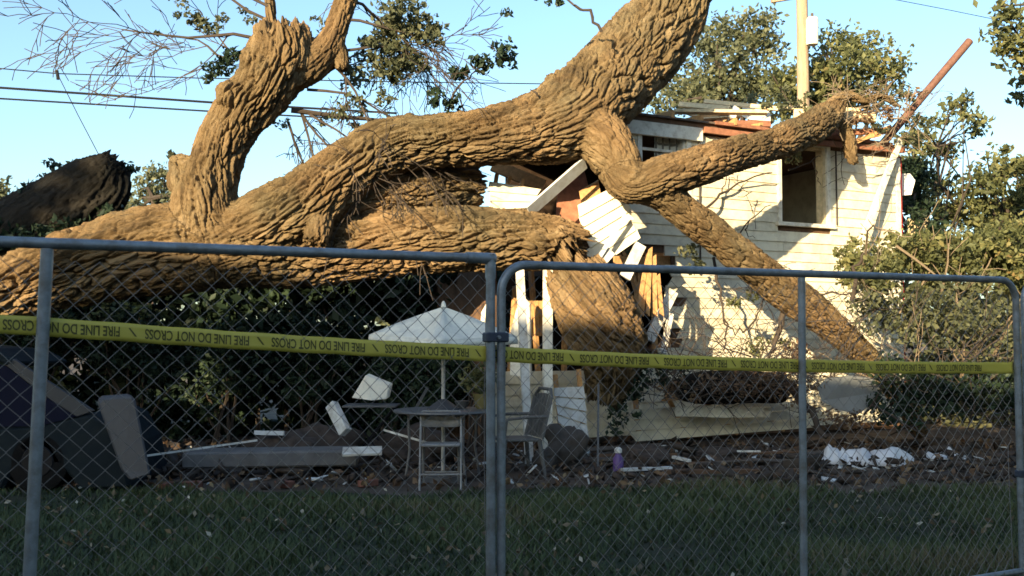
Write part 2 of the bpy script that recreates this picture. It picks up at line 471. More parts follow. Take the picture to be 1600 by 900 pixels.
        warp = np.stack([fbm(wq, seed+51, 3), fbm(wq, seed+61, 3), 0.5*fbm(wq, seed+71, 2)], -1)
        qq = q + 1.05 * warp
        f1, f2 = voro(qq, seed + 7)
        ed = np.clip((f2 - f1) / 0.34, 0, 1)
        g1, g2 = voro(qq * np.array([2.3,2.3,1.5]) + 11, seed + 9)
        ed2 = np.clip((g2 - g1) / 0.5, 0, 1)
        rag = 0.75 + 0.8 * np.clip(fbm(q * np.array([0.5,0.5,0.8]), seed + 23, 2) + 0.5, 0, 1)
        fine = np.abs(fbm(qq * np.array([4.5,4.5,4.0]), seed + 13, 3))
        h = dp * (1.15 * rag * (np.clip(ed * 1.5, 0, 1)**0.45 - 0.9) + 0.40 * (np.clip(ed2 * 1.6, 0, 1)**0.5 - 0.8) + 0.75 * (0.2 - fine) + 0.28 * fbm(qq * np.array([1.1,1.1,2.6]), seed + 33, 2))
        h *= 0.95 + 0.5 * fbm(v[sel] * 1.3, seed + 90, 2)
        H[sel] += wt[sel] * h; W[sel] += wt[sel]
        mine = best[sel] == li
        bark[sel[mine]] = q[mine]
    v = v + nrm * (H / np.maximum(W, 1e-6))[:,None]
    # torn ends: push the caps in and out
    for li, L_ in enumerate(LS):
        for end, amp in limbs[li].get('rough', {}).items():
            s = L_['s']; e_ = s[end]; t = L_['T'][end] * (1 if end == -1 else -1)
            sel = np.where((best == li) & (np.linalg.norm(v - e_[:3], axis=1) < e_[3] * 1.7))[0]
            if len(sel) == 0: continue
            k = ((v[sel] - e_[:3]) @ t + e_[3]*0.5) / e_[3]
            rr = v[sel] - e_[:3]
            side = rr - (rr @ t)[:,None] * t
            nz = vnoise(side / (0.22 * e_[3]) + 5, seed + li) + 0.6 * vnoise(side / (0.09 * e_[3]) + 9, seed + li)
            v[sel] += (t * (np.clip(k, 0, 1) * nz * amp * e_[3])[:,None]).astype(np.float32)
    nrm = normals(v)
    fb = best[f[:,0]]
    for li, lb in enumerate(limbs):
        ff = f[fb == li]
        if len(ff) == 0: continue
        u, inv = np.unique(ff, return_inverse=True)
        o = mesh_np(lb['name'], v[u], inv.reshape(-1,4), lb['mat'], root, True, {'bark': ('FLOAT_VECTOR', 'POINT', bark[u])})
        try: o.data.normals_split_custom_set_from_vertices(nrm[u].tolist())
        except Exception: pass
        if lb.get('label'): o['label'] = lb['label']

# ---------------------------------------------------------------- foliage
def leaf_mesh(centers, size, dirs=None, rg=NP, droop=0.3, aspect=0.55):
    """one folded diamond per leaf"""
    n = len(centers); c = np.asarray(centers, np.float64)
    a = rg.normal(size=(n,3)); a[:,2] -= droop; a /= np.linalg.norm(a, axis=1)[:,None]
    b = np.cross(a, rg.normal(size=(n,3))); b /= np.linalg.norm(b, axis=1)[:,None] + 1e-9
    nn = np.cross(a, b)
    s = size * (0.6 + 0.8 * rg.random(n)); s = s[:,None]
    v = np.stack([c - a*s*0.5, c + b*s*aspect*0.5 + nn*s*0.10, c + a*s*0.5, c - b*s*aspect*0.5 + nn*s*0.10], 1).reshape(-1,3)
    i = np.arange(n)[:,None]*4
    f = np.concatenate([i + np.array([[0,1,2]]), i + np.array([[0,2,3]])], 1).reshape(-1,3)
    return v, f
def leaf_cloud(name, blobs, n, size, mat, parent=None, seed=1, clump=0.28, per=46, shell=0.35, droop=0.3, kind=None):
    """blobs: (center, (rx,ry,rz)); leaves gather in clumps spread through each blob's outer volume"""
    rg = np.random.default_rng(seed)
    vol = np.array([b[1][0]*b[1][1]*b[1][2] for b in blobs])**0.7; vol /= vol.sum()
    cl = []; tn = []
    nc = max(len(blobs), int(n / per))
    for (c, rr), k in zip(blobs, np.maximum(1, np.round(vol*nc)).astype(int)):
        d = rg.normal(size=(k,3)); d /= np.linalg.norm(d, axis=1)[:,None]
        rad = (shell + (1-shell) * rg.random(k)**0.6)[:,None]
        cl.append(np.array(c) + d * rad * np.array(rr)); 
    cl = np.vstack(cl); k = len(cl)
    cs = clump * (0.5 + rg.random(k))
    reps = np.maximum(3, (per * (0.4 + 1.2*rg.random(k)))).astype(int)
    idx = np.repeat(np.arange(k), reps)
    off = rg.normal(size=(len(idx),3)); off /= np.linalg.norm(off,axis=1)[:,None]
    off *= (rg.random(len(idx))**0.5)[:,None]
    pos = cl[idx] + off * cs[idx][:,None] * np.array([1,1,0.75])
    v, f = leaf_mesh(pos, size, rg=rg, droop=droop)
    ct = rg.random(k)
    t = np.clip(0.55*ct[idx] + 0.45*rg.random(len(idx)), 0, 1)
    o = mesh_np(name, v, f, mat, parent, False, {'tint': ('FLOAT', 'FACE', np.repeat(t, 2))})
    if kind: o['kind'] = kind
    return o, cl
def twig_tree(mb, p, d, L, r, depth, rg, spread=0.7, seg=5, droop=0.0, n=4, kids=3, tips=None):
    """recursive bare twig"""
    pts = [Vector(p)]; d = Vector(d).normalized()
    for i in range(seg):
        d = (d + Vector((rg.gauss(0,.16), rg.gauss(0,.16), rg.gauss(0,.16) - droop*0.12))).normalized()
        pts.append(pts[-1] + d * (L/seg))
    rs = [max(0.0052, r * (1 - 0.6*i/seg)) for i in range(seg+1)]
    mb.tube(pts, rs, n, cap=False)
    if tips is not None and depth == 0: tips.append(pts[-1])
    if depth > 0:
        for k in range(kids + rg.randint(0,1)):
            i = rg.randint(1, seg)
            nd = (d + Vector((rg.gauss(0,spread), rg.gauss(0,spread*0.7), rg.gauss(0,spread)))).normalized()
            twig_tree(mb, pts[i], nd, L*rg.uniform(0.45,0.75), rs[i]*0.6, depth-1, rg, spread, max(3,seg-1), droop, 3, kids, tips)
def blob(x, y, d, rx, ry, rz=None):
    """crown blob from photo pixels at depth d; rz = depth radius"""
    k = d / F_PX
    return (tuple(P(x, y, d)), (rx*k, (rz if rz else max(rx,ry)*k*0.9), ry*k))
# ================================================================ GROUND
Z = Vector((0, 0, 1))
def grid_sheet(name, x0, x1, y0, y1, nx, ny, zf, mat, kind='structure'):
    xs = np.linspace(x0, x1, nx); ys = np.linspace(y0, y1, ny)
    X, Y = np.meshgrid(xs, ys)
    v = np.stack([X, Y, zf(X, Y)], -1).reshape(-1, 3)
    i = np.arange(nx*ny).reshape(ny, nx)
    f = np.stack([i[:-1,:-1], i[:-1,1:], i[1:,1:], i[1:,:-1]], -1).reshape(-1, 4)
    return tag(mesh_np(name, v, f, mat, None, True), kind=kind)
gm = plain("bare_soil", (0.075,0.055,0.042), 1.0, var=0.4, scale=3, bump=0.6, dirt=(0.12,0.095,0.075), dirt_scale=1.4, bscale=25)
g = grid_sheet("ground", -400, 400, -120, 700, 9, 9, lambda X, Y: 0*X, gm)
lm = plain("lawn_turf", (0.024,0.034,0.018), 1.0, var=0.4, scale=4, bump=0.7, dirt=(0.045,0.036,0.024), dirt_scale=2.2, bscale=40)
def lawn_edge(X): return 10.05 + 0.22*np.sin(X*1.3) + 0.14*np.sin(X*3.1+1) + 0.03*X
xs = np.linspace(-30, 30, 121)
ev = lawn_edge(xs)
lv = np.vstack([np.stack([xs, np.full_like(xs, -3.0), np.full_like(xs, 0.004)], -1), np.stack([xs, ev, np.full_like(xs, 0.004)], -1)])
lf = np.stack([np.arange(120), np.arange(1,121), np.arange(1,121)+121, np.arange(120)+121], -1)
tag(mesh_np("lawn", lv, lf, lm), kind='structure')
# grass blades over the lawn strip that the camera can see
n = 78000
gy = 5.6 + (10.6-5.6) * NP.random(n)**0.9
gx = (NP.random(n)-0.5) * 2 * (gy*0.56)
pn = fbm(np.stack([gx*0.9, gy*0.9, 0*gx], -1), 5, 3)
keep = (gy < lawn_edge(gx) + 0.35*vnoise(np.stack([gx*3, gy*3, 0*gx],-1), 8)) & (NP.random(n) < 0.75 + pn)
gx, gy, pn = gx[keep], gy[keep], pn[keep]; n = len(gx)
hgt = (0.045 + 0.055*NP.random(n)) * (1 + 0.9*pn); az = NP.random(n)*6.283
ln = hgt * (0.3 + 0.9*NP.random(n)); wd = 0.006 + 0.006*NP.random(n)
dx, dy = np.cos(az), np.sin(az)
b0 = np.stack([gx - dy*wd, gy + dx*wd, np.full(n, 0.003)], -1); b1 = np.stack([gx + dy*wd, gy - dx*wd, np.full(n, 0.003)], -1)
tp = np.stack([gx + dx*ln, gy + dy*ln, hgt], -1)
tag(mesh_np("grass", np.stack([b0,b1,tp],1).reshape(-1,3), np.arange(3*n).reshape(-1,3), M['grass'], None, False,
    {'tint': ('FLOAT','FACE', np.clip(0.5 + 0.9*pn + 0.5*(NP.random(n)-0.5), 0, 1))}), kind='stuff')
# fallen leaves and chips lying on the lawn
n = 1700
ly = 6.0 + 5.5*NP.random(n); lx = (NP.random(n)-0.5)*2*(ly*0.55)
dens = fbm(np.stack([lx*0.7, ly*0.7, 0*lx],-1), 31, 2)
k = NP.random(n) < 0.42 + dens*1.3
c = np.stack([lx[k], ly[k], 0.045 + 0.05*NP.random(k.sum())], -1)
v, f = leaf_mesh(c, 0.055, rg=NP, droop=0.0)
tag(mesh_np("fallen_leaves", v, f, M['litter'], None, False, {'tint': ('FLOAT','FACE', np.repeat(NP.random(len(c))**1.5, 2))}), kind='stuff')
# rubble: splinters, clods and bark chips between the lawn and the house
def chips(name, n, x0, x1, y0, y1, lo, hi, mat, seed, flat=0.35, lift=0.05):
    rg = np.random.default_rng(seed); V = []; Fc = []
    base = np.array([[-1,-1,-1],[1,-1,-1],[1,1,-1],[-1,1,-1],[-1,-1,1],[1,-1,1],[1,1,1],[-1,1,1]], float)*0.5
    fq = np.array([(0,3,2,1),(4,5,6,7),(0,1,5,4),(1,2,6,5),(2,3,7,6),(3,0,4,7)])
    for i in range(n):
        L = rg.uniform(lo, hi); s = np.array([L, L*rg.uniform(0.12,0.5), L*rg.uniform(0.08,flat)])
        b = base*s*(1 + 0.3*rg.normal(size=(8,3)))
        m = np.array(Matrix.Rotation(rg.uniform(0,6.3),3,'Z') @ Matrix.Rotation(rg.normal()*0.35,3,'Y') @ Matrix.Rotation(rg.normal()*0.5,3,'X'))
        p = np.array([rg.uniform(x0,x1), rg.uniform(y0,y1), s[2]*0.5 + abs(rg.normal())*lift])
        V.append(b @ m.T + p); Fc.append(fq + 8*i)
    return tag(mesh_np(name, np.vstack(V), np.vstack(Fc), mat), kind='stuff')
chips("rubble", 900, -6.5, 7.5, 10.1, 14.3, 0.03, 0.15, M['dirt'], 41, flat=0.7)
chips("wood_splinters", 420, -5.5, 6.5, 10.3, 14.2, 0.06, 0.34, M['twig'], 42, flat=0.2)
chips("paint_chips", 150, -4.5, 6.5, 10.3, 14.0, 0.04, 0.16, M['grey_board'], 43, flat=0.15)
c = np.stack([NP.uniform(-7,8,2600), NP.uniform(9.9,14.4,2600), 0.02+0.08*NP.random(2600)], -1)
v, f = leaf_mesh(c, 0.09, rg=NP, droop=0.0)
tag(mesh_np("leaf_litter", v, f, M['leaf_dry'], None, False, {'tint': ('FLOAT','FACE', np.repeat(NP.random(len(c)), 2))}), kind='stuff')

# ================================================================ SHADE: the neighbouring house and tree behind the camera; further trees added to block sky light
SH = Vector((-math.sin(SUN_AZ), -math.cos(SUN_AZ), 0)); RH = Vector((math.cos(SUN_AZ), -math.sin(SUN_AZ), 0))
TE = math.tan(SUN_EL)
def QR(q, r, h): return -SH*q + RH*r + Z*h
RIDGE = 2.15 + TE*(9.26 + 15)
nh = empty("neighbour_house", tuple(QR(-15, -2, 0)), "long stucco house across the street behind the viewer", "house")
m = MB(); e0, e1 = -10.1, 16
prof = [(-10,0),(-20,0),(-20,RIDGE-1.6),(-15,RIDGE-0.1),(-10,RIDGE-1.6)]
m.plate([QR(q, e0+0.3, h) for q, h in prof], RH*(e1-e0-0.6)); m.build("wall", M['stucco'], nh)
m = MB()
for a, b in (((-9.4,RIDGE-1.75),(-15,RIDGE)), ((-20.6,RIDGE-1.75),(-15,RIDGE))):
    m.plate([QR(a[0],e0,a[1]), QR(b[0],e0,b[1]), QR(b[0],e0,b[1]+0.12), QR(a[0],e0,a[1]+0.12)], RH*(e1-e0))
m.build("roof", M['shingle'], nh)
for r_ in (-7, -2, 4, 9):
    m = MB(); m.obox(QR(-10.02, r_, 1.0), RH*1.4, -SH*0.06, Z*1.2); wd_ = m.build("window", M['trim'], nh)
    m = MB(); m.obox(QR(-9.985, r_+0.1, 1.1), RH*1.2, -SH*0.03, Z*1.0); m.build("pane", M['black'], wd_)

def bg_tree(name_, base, top, blobs, n, leaf, mat, label, cat="tree", group=None, seed=1, wood=None, clump=0.5, per=60, r0=0.2, kind=None, shell=0.35):
    """tapered trunk, limbs to the clumps of each blob, and a crown of leaves"""
    base, top = Vector(base), Vector(top)
    t = empty(name_, tuple(base), label, cat, group)
    o, cl = leaf_cloud("crown", blobs, n, leaf, mat, t, seed, clump, per, shell)
    rg = random.Random(seed); m = MB(); wood = wood or M['twig']
    pts = [base + (top-base)*(i/7) + Vector((rg.gauss(0,.08), rg.gauss(0,.08), 0))*(r0*4 if 0 < i else 0) for i in range(8)]
    m.tube(pts, [r0*(1 - 0.75*i/7) for i in range(8)], 8)
    m.build("trunk", wood, t, True)
    m = MB(); 
    for b in blobs:
        for k in range(4):
            s = pts[rg.randint(3, 7)]; e = Vector(cl[rg.randrange(len(cl))]) if k else Vector(b[0])
            mid = (s+e)/2 + Vector((rg.gauss(0,.2), rg.gauss(0,.2), rg.uniform(0,.3)))
            m.tube([s, mid, e], [r0*0.35, r0*0.2, r0*0.06], 5, cap=False)
    m.build("limb", wood, t, True)
    return t
tb = [(tuple(QR(-13 + rng.gauss(0,1.0), -13.1 - 2.2*i + rng.gauss(0,.4), 5.5 + rng.gauss(0,.8))), (2.3,2.3,2.6)) for i in range(6)]
tb += [(tuple(QR(-13, -13.3 - 2.4*i, 9.0 + rng.gauss(0,.7))), (2.3,2.3,2.4)) for i in range(5)]
bg_tree("offscreen_tree", QR(-13, -18, 0), QR(-13, -18, 7), tb, 26000, 0.34, M['leaf_dark'], "broad dark street tree behind the viewer beside the neighbour house", seed=3, clump=0.9, r0=0.4)

for i_, (x_, y_, h_) in enumerate(((13,-4,6.5),(13.5,3.5,6.5),(6,-13,6.0),(17,9,6.5))):  # out of view, added to keep sky light off the foreground
    tb = [((x_ + rng.gauss(0,1.2), y_ + rng.gauss(0,1.2), h_ + rng.gauss(0,1.3)), (2.6,2.6,2.4)) for _ in range(7)] + [((x_, y_, 3.0), (2.4,2.4,2.4))]
    bg_tree("offscreen_tree", (x_, y_, 0), (x_, y_, h_), tb, 9000, 0.42, M['leaf_dark'], ("leafy street tree just behind the viewer on the right", "leafy street tree beside the viewer on the right", "leafy street tree across the road straight behind the viewer", "leafy street tree past the right end of the fence")[i_], seed=5+i_, clump=0.9, r0=0.3)

# ================================================================ HOUSE
H0 = P(985, 690, 14.4); H0.z = 0
def HW(u, h, off=0.0): return H0 + EW*u + Z*h + NW*off
def uv(x, y):
    p = on_plane(x, y, H0, NW); d = p - H0
    return d.dot(EW), p.z
house = empty("damaged_house", tuple(HW(2.6, 0)), "cream clapboard two storey house crushed by the fallen tree", "house")
U0, U1, HT = -2.2, uv(1404, 300)[0], 4.66
w1 = (uv(1001,250)[0], uv(1071,250)[0], 3.62, uv(1040,205)[1])
w2 = (uv(1219,300)[0], uv(1290,300)[0], uv(1250,349)[1], uv(1250,227)[1])
def cut(u0, u1, h0, h1, holes):
    """1-D cut of a course by window openings"""
    segs = [(u0, u1)]
    for a, b, c, d in holes:
        if h1 > c + 0.004 and h0 < d - 0.004:
            ns = []
            for s in segs:
                if b <= s[0] or a >= s[1]: ns.append(s)
                else:
                    if a > s[0]: ns.append((s[0], a))
                    if b < s[1]: ns.append((b, s[1]))
            segs = ns
    return segs
CW = 0.078
holes = [(w1[0]-CW, w1[1]+CW, w1[2]-0.06, w1[3]+CW), (w2[0]-CW, w2[1]+CW, w2[2]-0.06, w2[3]+CW)]
EXP = 0.152; h = 0.14; ci = 0
while h < HT - 0.12:
    st = U0 if h < 0.95 else (0.62 + rng.uniform(-0.12, 0.3) if h < 2.75 else -0.15 + rng.uniform(-0.1, 0.12))
    if 0.95 <= h < 1.3: st = rng.uniform(0.3, 0.55)
    en = U1 - 0.09
    for a, b in cut(st, en, h, h+EXP, holes):
        # boards of ordinary length, butted with a hairline joint
        x = a
        while x < b - 0.02:
            L = rng.uniform(2.2, 3.8); e = b if (b - x) < L + 0.8 else x + L
            j = rng.uniform(-0.002, 0.003); tl = rng.gauss(0, 0.0035)
            if h < 0.95 and x < 0.4: j += rng.uniform(0, 0.012); tl += rng.gauss(0, 0.012)
            sk = rng.uniform(-0.16, 0.16) if (x == st and h >= 0.95) else 0.0
            m = MB()
            lo, hi, pb, pt = h, h + EXP + 0.018, 0.031 + j, 0.010 + j*0.5
            m.hexa([HW(x+0.002, lo, pb), HW(e-0.002, lo+tl, pb), HW(e-0.002, lo+tl, 0.002), HW(x+0.002, lo, 0.002),
                    HW(x+0.002+sk, hi, pt), HW(e-0.002, hi+tl, pt), HW(e-0.002, hi+tl, 0.001), HW(x+0.002+sk, hi, 0.001)])
            m.build("clapboard", M['paint'], house)
            x = e
    h += EXP; ci += 1
def wallbox(mb, u0, u1, h0, h1, f0, f1):
    mb.obox(HW(u0, h0, f1), EW*(u1-u0), NW*(f0-f1), Z*(h1-h0))
# sheathing behind the boards, in butted panels that leave the openings free
for u0_, u1_, a, b in ((U0, U1, 0.05, 0.95), (0.75, U1, 0.952, w2[2]-0.06), (-0.1, 0.748, 2.762, w1[2]-0.06), (0.75, w1[1]+CW, w2[2]-0.058, w1[2]-0.06), (-0.1, w1[0]-CW, w1[2]-0.058, HT), (w1[0]-CW, w1[1]+CW, w1[3]+CW, HT),
                       (w1[1]+CW, w2[0]-CW, w2[2]-0.058, HT), (w2[0]-CW, w2[1]+CW, w2[3]+CW, HT), (w2[1]+CW, U1, w2[2]-0.058, HT)):
    m = MB(); wallbox(m, u0_, u1_-0.002, a, b-0.002, 0.0, -0.03); m.build("sheathing_panel", M['sheath'], house)
# inner room faces: dark rooms behind the holes
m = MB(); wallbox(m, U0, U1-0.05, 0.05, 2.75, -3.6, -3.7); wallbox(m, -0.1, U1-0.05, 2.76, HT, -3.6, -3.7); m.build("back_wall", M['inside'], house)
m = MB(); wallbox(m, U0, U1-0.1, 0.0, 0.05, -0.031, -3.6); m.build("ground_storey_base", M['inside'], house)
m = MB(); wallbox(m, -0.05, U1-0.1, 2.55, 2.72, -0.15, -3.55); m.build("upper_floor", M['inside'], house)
m = MB(); wallbox(m, U1-0.06, U1, 0.05, HT, -0.031, -3.7); m.build("side_wall", M['paint'], house)
m = MB(); wallbox(m, U0, U0+0.08, 0.05, 2.5, -0.031, -3.6); m.build("side_wall", M['sheath'], house)
m = MB(); wallbox(m, -0.12, U1+0.05, HT, HT+0.07, 0.08, -3.8); m.build("roof_deck", M['sheath'], house)
m = MB(); wallbox(m, -0.2, U1+0.1, HT+0.072, HT+0.10, 0.14, -3.9); m.build("roof", M['shingle'], house)
# trim: corner board, red edge board, frieze and fascia
m = MB(); wallbox(m, U1-0.088, U1+0.012, 0.1, HT-0.09, 0.036, 0.002); m.build("corner_board", M['trim'], house)
m = MB(); wallbox(m, U1+0.014, U1+0.085, 0.1, HT-0.05, 0.0, -0.12); m.build("edge_board", M['red_trim'], house)
uf = uv(1092, 200)[0]
m = MB(); wallbox(m, -0.12, uf-0.004, HT-0.20, HT-0.005, 0.10, 0.034); m.build("frieze_board", M['trim'], house)
m = MB(); m.beam(HW(uf, HT-0.03, 0.12), HW(uf+1.75, HT-0.04, 0.13), 0.09, 0.05, NW); m.build("fascia_board", M['red_lumber'], house)
m = MB(); m.beam(HW(uf+1.78, HT-0.03, 0.11), HW(U1-0.02, HT+0.02, 0.15), 0.085, 0.05, NW); m.build("fascia_board", M['red_lumber'], house)
m = MB(); m.beam(HW(uf+0.2, HT+0.09, 0.13), HW(U1-0.3, HT+0.10, 0.13), 0.05, 0.06, NW); m.build("fascia_board", M['red_lumber'], house)
for i in range(9):
    u = 0.1 + i*0.58
    m = MB(); m.beam(HW(u, HT+0.14, 0.10 + rng.uniform(-.05,.08)), HW(u + rng.gauss(0,.1), HT+0.24, -2.4), 0.05, 0.11, Z); m.build("rafter", M['raw'], house)
for x, y0, y1 in ((1090, 196, 430), (1303, 222, 352)):
    u = uv(x, 250)[0]
    m = MB(); m.tube([HW(u, uv(x, y1)[1], 0.045), HW(u, HT-0.1, 0.045)], 0.014, 8); m.build("conduit", M['stone'], house, True)
for i in range(16):
    u = rng.uniform(0.3, U1-0.2); L = rng.uniform(0.5, 1.5); a_ = rng.gauss(0, 0.5); z_ = HT + rng.uniform(0.13, 0.30); o_ = rng.uniform(-1.6, 0.05)
    p = HW(u, z_, o_); q = p + (EW*math.cos(a_) + NW*math.sin(a_))*L + Z*rng.gauss(0.03, 0.10)
    m = MB(); m.beam(p, q, rng.uniform(0.06, 0.13), rng.uniform(0.02, 0.05), Z, rng.uniform(-.05,.05), rng.gauss(0,.3)); m.build("roof_board", rng.choice([M['raw'], M['pale_lumber'], M['pale_lumber'], M['red_lumber'], M['trim']]), house)
# windows
def window(wn, jamb_mat):
    f = MB()
    u0, u1, a, b = wn
    wallbox(f, u0-CW, u0, a, b, 0.042, -0.04); wallbox(f, u1, u1+CW, a, b, 0.042, -0.04)
    wallbox(f, u0-CW, u1+CW, b, b+CW, 0.042, -0.04)
    fo = f.build("window", M['trim'], house)
    s = MB(); wallbox(s, u0-CW-0.05, u1+CW+0.05, a-0.06, a-0.002, 0.095, -0.05); s.build("sill", M['trim'], fo)
    j = MB(); wallbox(j, u0+0.002, u0+0.03, a, b-0.004, -0.005, -0.14); wallbox(j, u1-0.05, u1-0.002, a, b-0.004, 0.0, -0.16); wallbox(j, u0+0.031, u1-0.051, b-0.04, b-0.004, -0.005, -0.14)
    j.build("jamb", jamb_mat, fo)
    return fo
f1_ = window(w1, M['trim']); f2_ = window(w2, M['pale_lumber'])
# checked curtain hanging in the first window: a wavy sheet with raised stripes
def curtain(u0, u1, a, b, off, parent, mat):
    nx, ny = 40, 8
    us = np.linspace(u0, u1, nx); hs = np.linspace(a, b, ny)
    v = []; 
    for hh in hs:
        for u in us: v.append(tuple(HW(u, hh, off + 0.025*math.sin((u-u0)*55) + 0.01*math.sin(hh*9+u*20))))
    i = np.arange(nx*ny).reshape(ny, nx)
    f = np.stack([i[:-1,:-1], i[:-1,1:], i[1:,1:], i[1:,:-1]], -1).reshape(-1,4)
    o = mesh_np("curtain", v, f, mat, parent, True)
    so_ = o.modifiers.new("thick", 'SOLIDIFY'); so_.thickness = 0.004
    return o
cm, cnt, cb, cN, cL = new_mat("checked_curtain")
tc = cN.new("ShaderNodeTexCoord"); sx = cN.new("ShaderNodeSeparateXYZ"); cL.new(tc.outputs['Object'], sx.inputs[0])
def stripes(sk, fr):
    a = cN.new("ShaderNodeMath"); a.operation='MULTIPLY'; a.inputs[1].default_value = fr; cL.new(sk, a.inputs[0])
    b = cN.new("ShaderNodeMath"); b.operation='FRACT'; cL.new(a.outputs[0], b.inputs[0])
    c = cN.new("ShaderNodeMath"); c.operation='LESS_THAN'; c.inputs[1].default_value = 0.3; cL.new(b.outputs[0], c.inputs[0]); return c.outputs[0]
ad = cN.new("ShaderNodeMath"); ad.operation='MAXIMUM'; cL.new(stripes(sx.outputs[0], 9), ad.inputs[0]); cL.new(stripes(sx.outputs[2], 8), ad.inputs[1])
cr = cN.new("ShaderNodeMix"); cr.data_type='RGBA'; cr.inputs[6].default_value=(0.55,0.52,0.44,1); cr.inputs[7].default_value=(0.17,0.15,0.12,1)
cL.new(ad.outputs[0], cr.inputs[0]); cL.new(cr.outputs[2], cb.inputs['Base Color']); cb.inputs['Roughness'].default_value=0.9
curtain(w1[0]+0.32, w1[1]-0.055, w1[2]+0.02, w1[3]-0.05, -0.10, f1_, cm)
m = MB(); wallbox(m, w1[0]+0.031, w1[1]-0.052, w1[3]-0.30, w1[3]-0.262, -0.045, -0.075); m.build("meeting_rail", M['trim'], f1_)
# framing laid bare in the broken part
for u, a, b, ln_ in ((-1.9,0.95,2.2,0.1),(-1.45,0.95,2.6,-0.12),(-1.05,0.95,2.4,0.05),(-0.65,0.95,2.9,0.2),(-0.28,0.95,3.2,-0.1),(0.12,0.95,2.9,0.12),(0.5,0.95,2.7,0.0),(0.25,2.0,2.9,-0.3)):
    m = MB(); m.beam(HW(u, a, -0.08), HW(u+ln_, b, -0.10), 0.045, 0.09, NW, skew=0.02); m.build("stud", M['raw'], house)
m = MB(); m.beam(HW(-0.2, 2.62, -0.09), HW(1.0, 2.66, -0.09), 0.14, 0.05, NW); m.build("joist", M['raw'], house)

# ---------------------------------------------------------------- loose pieces
def board(name, a, b, w_, t_, mat, label, cat="board", group=None, up=None, skew=0.0, twist=0.0):
    """a, b: (x, y, depth)"""
    m = MB(); m.beam(P(*a), P(*b), w_, t_, up or Vector((0.25,-0.95,0.1)), skew, twist)
    return tag(m.build(name, mat, None), label, cat, group)
GR = "broken lumber lying on the roof"
board("loose_plank", (1061,163,16.2), (1140,170,15.6), 0.09, 0.035, M['pale_lumber'], "short pale plank jutting out past the roof edge above the curtained window", "plank", GR)
board("loose_plank", (1100,158,16.4), (1216,170,15.9), 0.07, 0.03, M['pale_lumber'], "long thin pale plank forming the top line of the roof wreckage", "plank", GR)
board("loose_plank", (1097,186,15.4), (1140,169,15.9), 0.10, 0.04, M['raw'], "orange brown plank slanting up under the pale planks on the roof", "plank", GR)
board("loose_plank", (1150,168,15.6), (1143,185,15.5), 0.10, 0.05, M['trim'], "stubby white block standing upright among the roof planks", "block", GR)
board("loose_plank", (1120,192,15.4), (1203,194,15.8), 0.09, 0.05, M['red_lumber'], "dark red plank resting flat just above the roof edge", "plank", GR)
m = MB(); m.plate([P(1160,168,16.3), P(1204,171,16.3), P(1204,189,16.1), P(1172,187,16.1), P(1156,180,16.2)], Vector((0.02,0.06,0))); tag(m.build("loose_sheathing", M['trim']), "flat cream panel lying on the roof behind the upright white block", "panel", GR)
board("loose_plank", (1240,178,16.4), (1368,184,16.2), 0.15, 0.10, M['pale_lumber'], "thick pale yellow beam end lying on the roof beside the broken limb", "beam", GR)
board("loose_plank", (1225,168,16.7), (1345,172,16.5), 0.06, 0.04, M['pale_lumber'], "narrow pale stick lying behind the thick roof beam", "plank", GR)
board("loose_plank", (1290,208,16.2), (1395,204,16.5), 0.10, 0.06, M['red_lumber'], "dark reddish plank wedged under the roof beam near the corner", "plank", GR)
board("loose_plank", (1330,225,16.2), (1392,198,16.4), 0.07, 0.05, M['raw'], "splintered orange stick crossing the roof corner by the pipe", "plank", GR)
m = MB(); pa, pb_ = P(1378,226,16.6), P(1515,64,16.9)
m.tube([pa + (pb_-pa)*(i/8) for i in range(9)], [0.066]*9, 10); tag(m.build("rusty_pole", M['rust'], None, True), "long reddish brown pole sticking up into the sky from the roof corner", "pole")
a_ = HW(*uv(1399,218), 0.12); b_ = HW(*uv(1290,420), 0.55)
m = MB(); m.beam(a_, b_, 0.10, 0.05, NW, 0.03); tag(m.build("leaning_board", M['trim']), "long cream board leaning diagonally against the upper wall right of the open window", "board")

GB = "boards torn from the broken wall"
def strips(name, quad, n, mat, label, cat, back, group=None, ragged=0.06, stud=None, lap=0.06):
    """a torn piece of siding: n clapboards between the two long edges of quad (tl, tr, br, bl), each (x,y,depth)"""
    tl, tr, br, bl = [P(*q) for q in quad]
    c = (tl+tr+br+bl)/4
    t = empty(name, tuple(c), label, cat, group)
    nrm = (tr-tl).cross(bl-tl).normalized()
    if nrm.y > 0: nrm = -nrm
    for i in range(n):
        a, b = i/n, (i+1)/n + lap/n
        r0, r1 = rng.uniform(-ragged, ragged), rng.uniform(-ragged, ragged)
        l0, l1 = tl.lerp(bl, a), tl.lerp(bl, min(1, b)); k0, k1 = tr.lerp(br, a), tr.lerp(br, min(1, b))
        d0, d1 = (k0-l0), (k1-l1)
        fr = [l0 - d0*r0, k0 + d0*r1, k1 + d1*(r1+rng.uniform(-.03,.03)), l1 - d1*(r0+rng.uniform(-.04,.04))]
        m = MB()
        m.hexa([fr[3]+nrm*0.034, fr[2]+nrm*0.034, fr[2], fr[3], fr[0]+nrm*0.006, fr[1]+nrm*0.006, fr[1]-nrm*0.004, fr[0]-nrm*0.004])
        m.build("clapboard", mat, t)
    for s in (stud or ()):
        p = tl.lerp(tr, s) - nrm*0.05; q = bl.lerp(br, s) - nrm*0.05
        m = MB(); m.beam(p + (p-q)*0.35, q, 0.05, 0.08, nrm); m.build("stud", M['raw'], t)
    return t
strips("siding_piece", ((767,284,13.0),(846,296,13.1),(832,326,13.0),(761,329,12.9)), 3, M['paint'], "cream siding piece with bare studs lying on the lower trunk under the arching limb", "siding", None, GB, 0.05, (0.1,0.35,0.6))
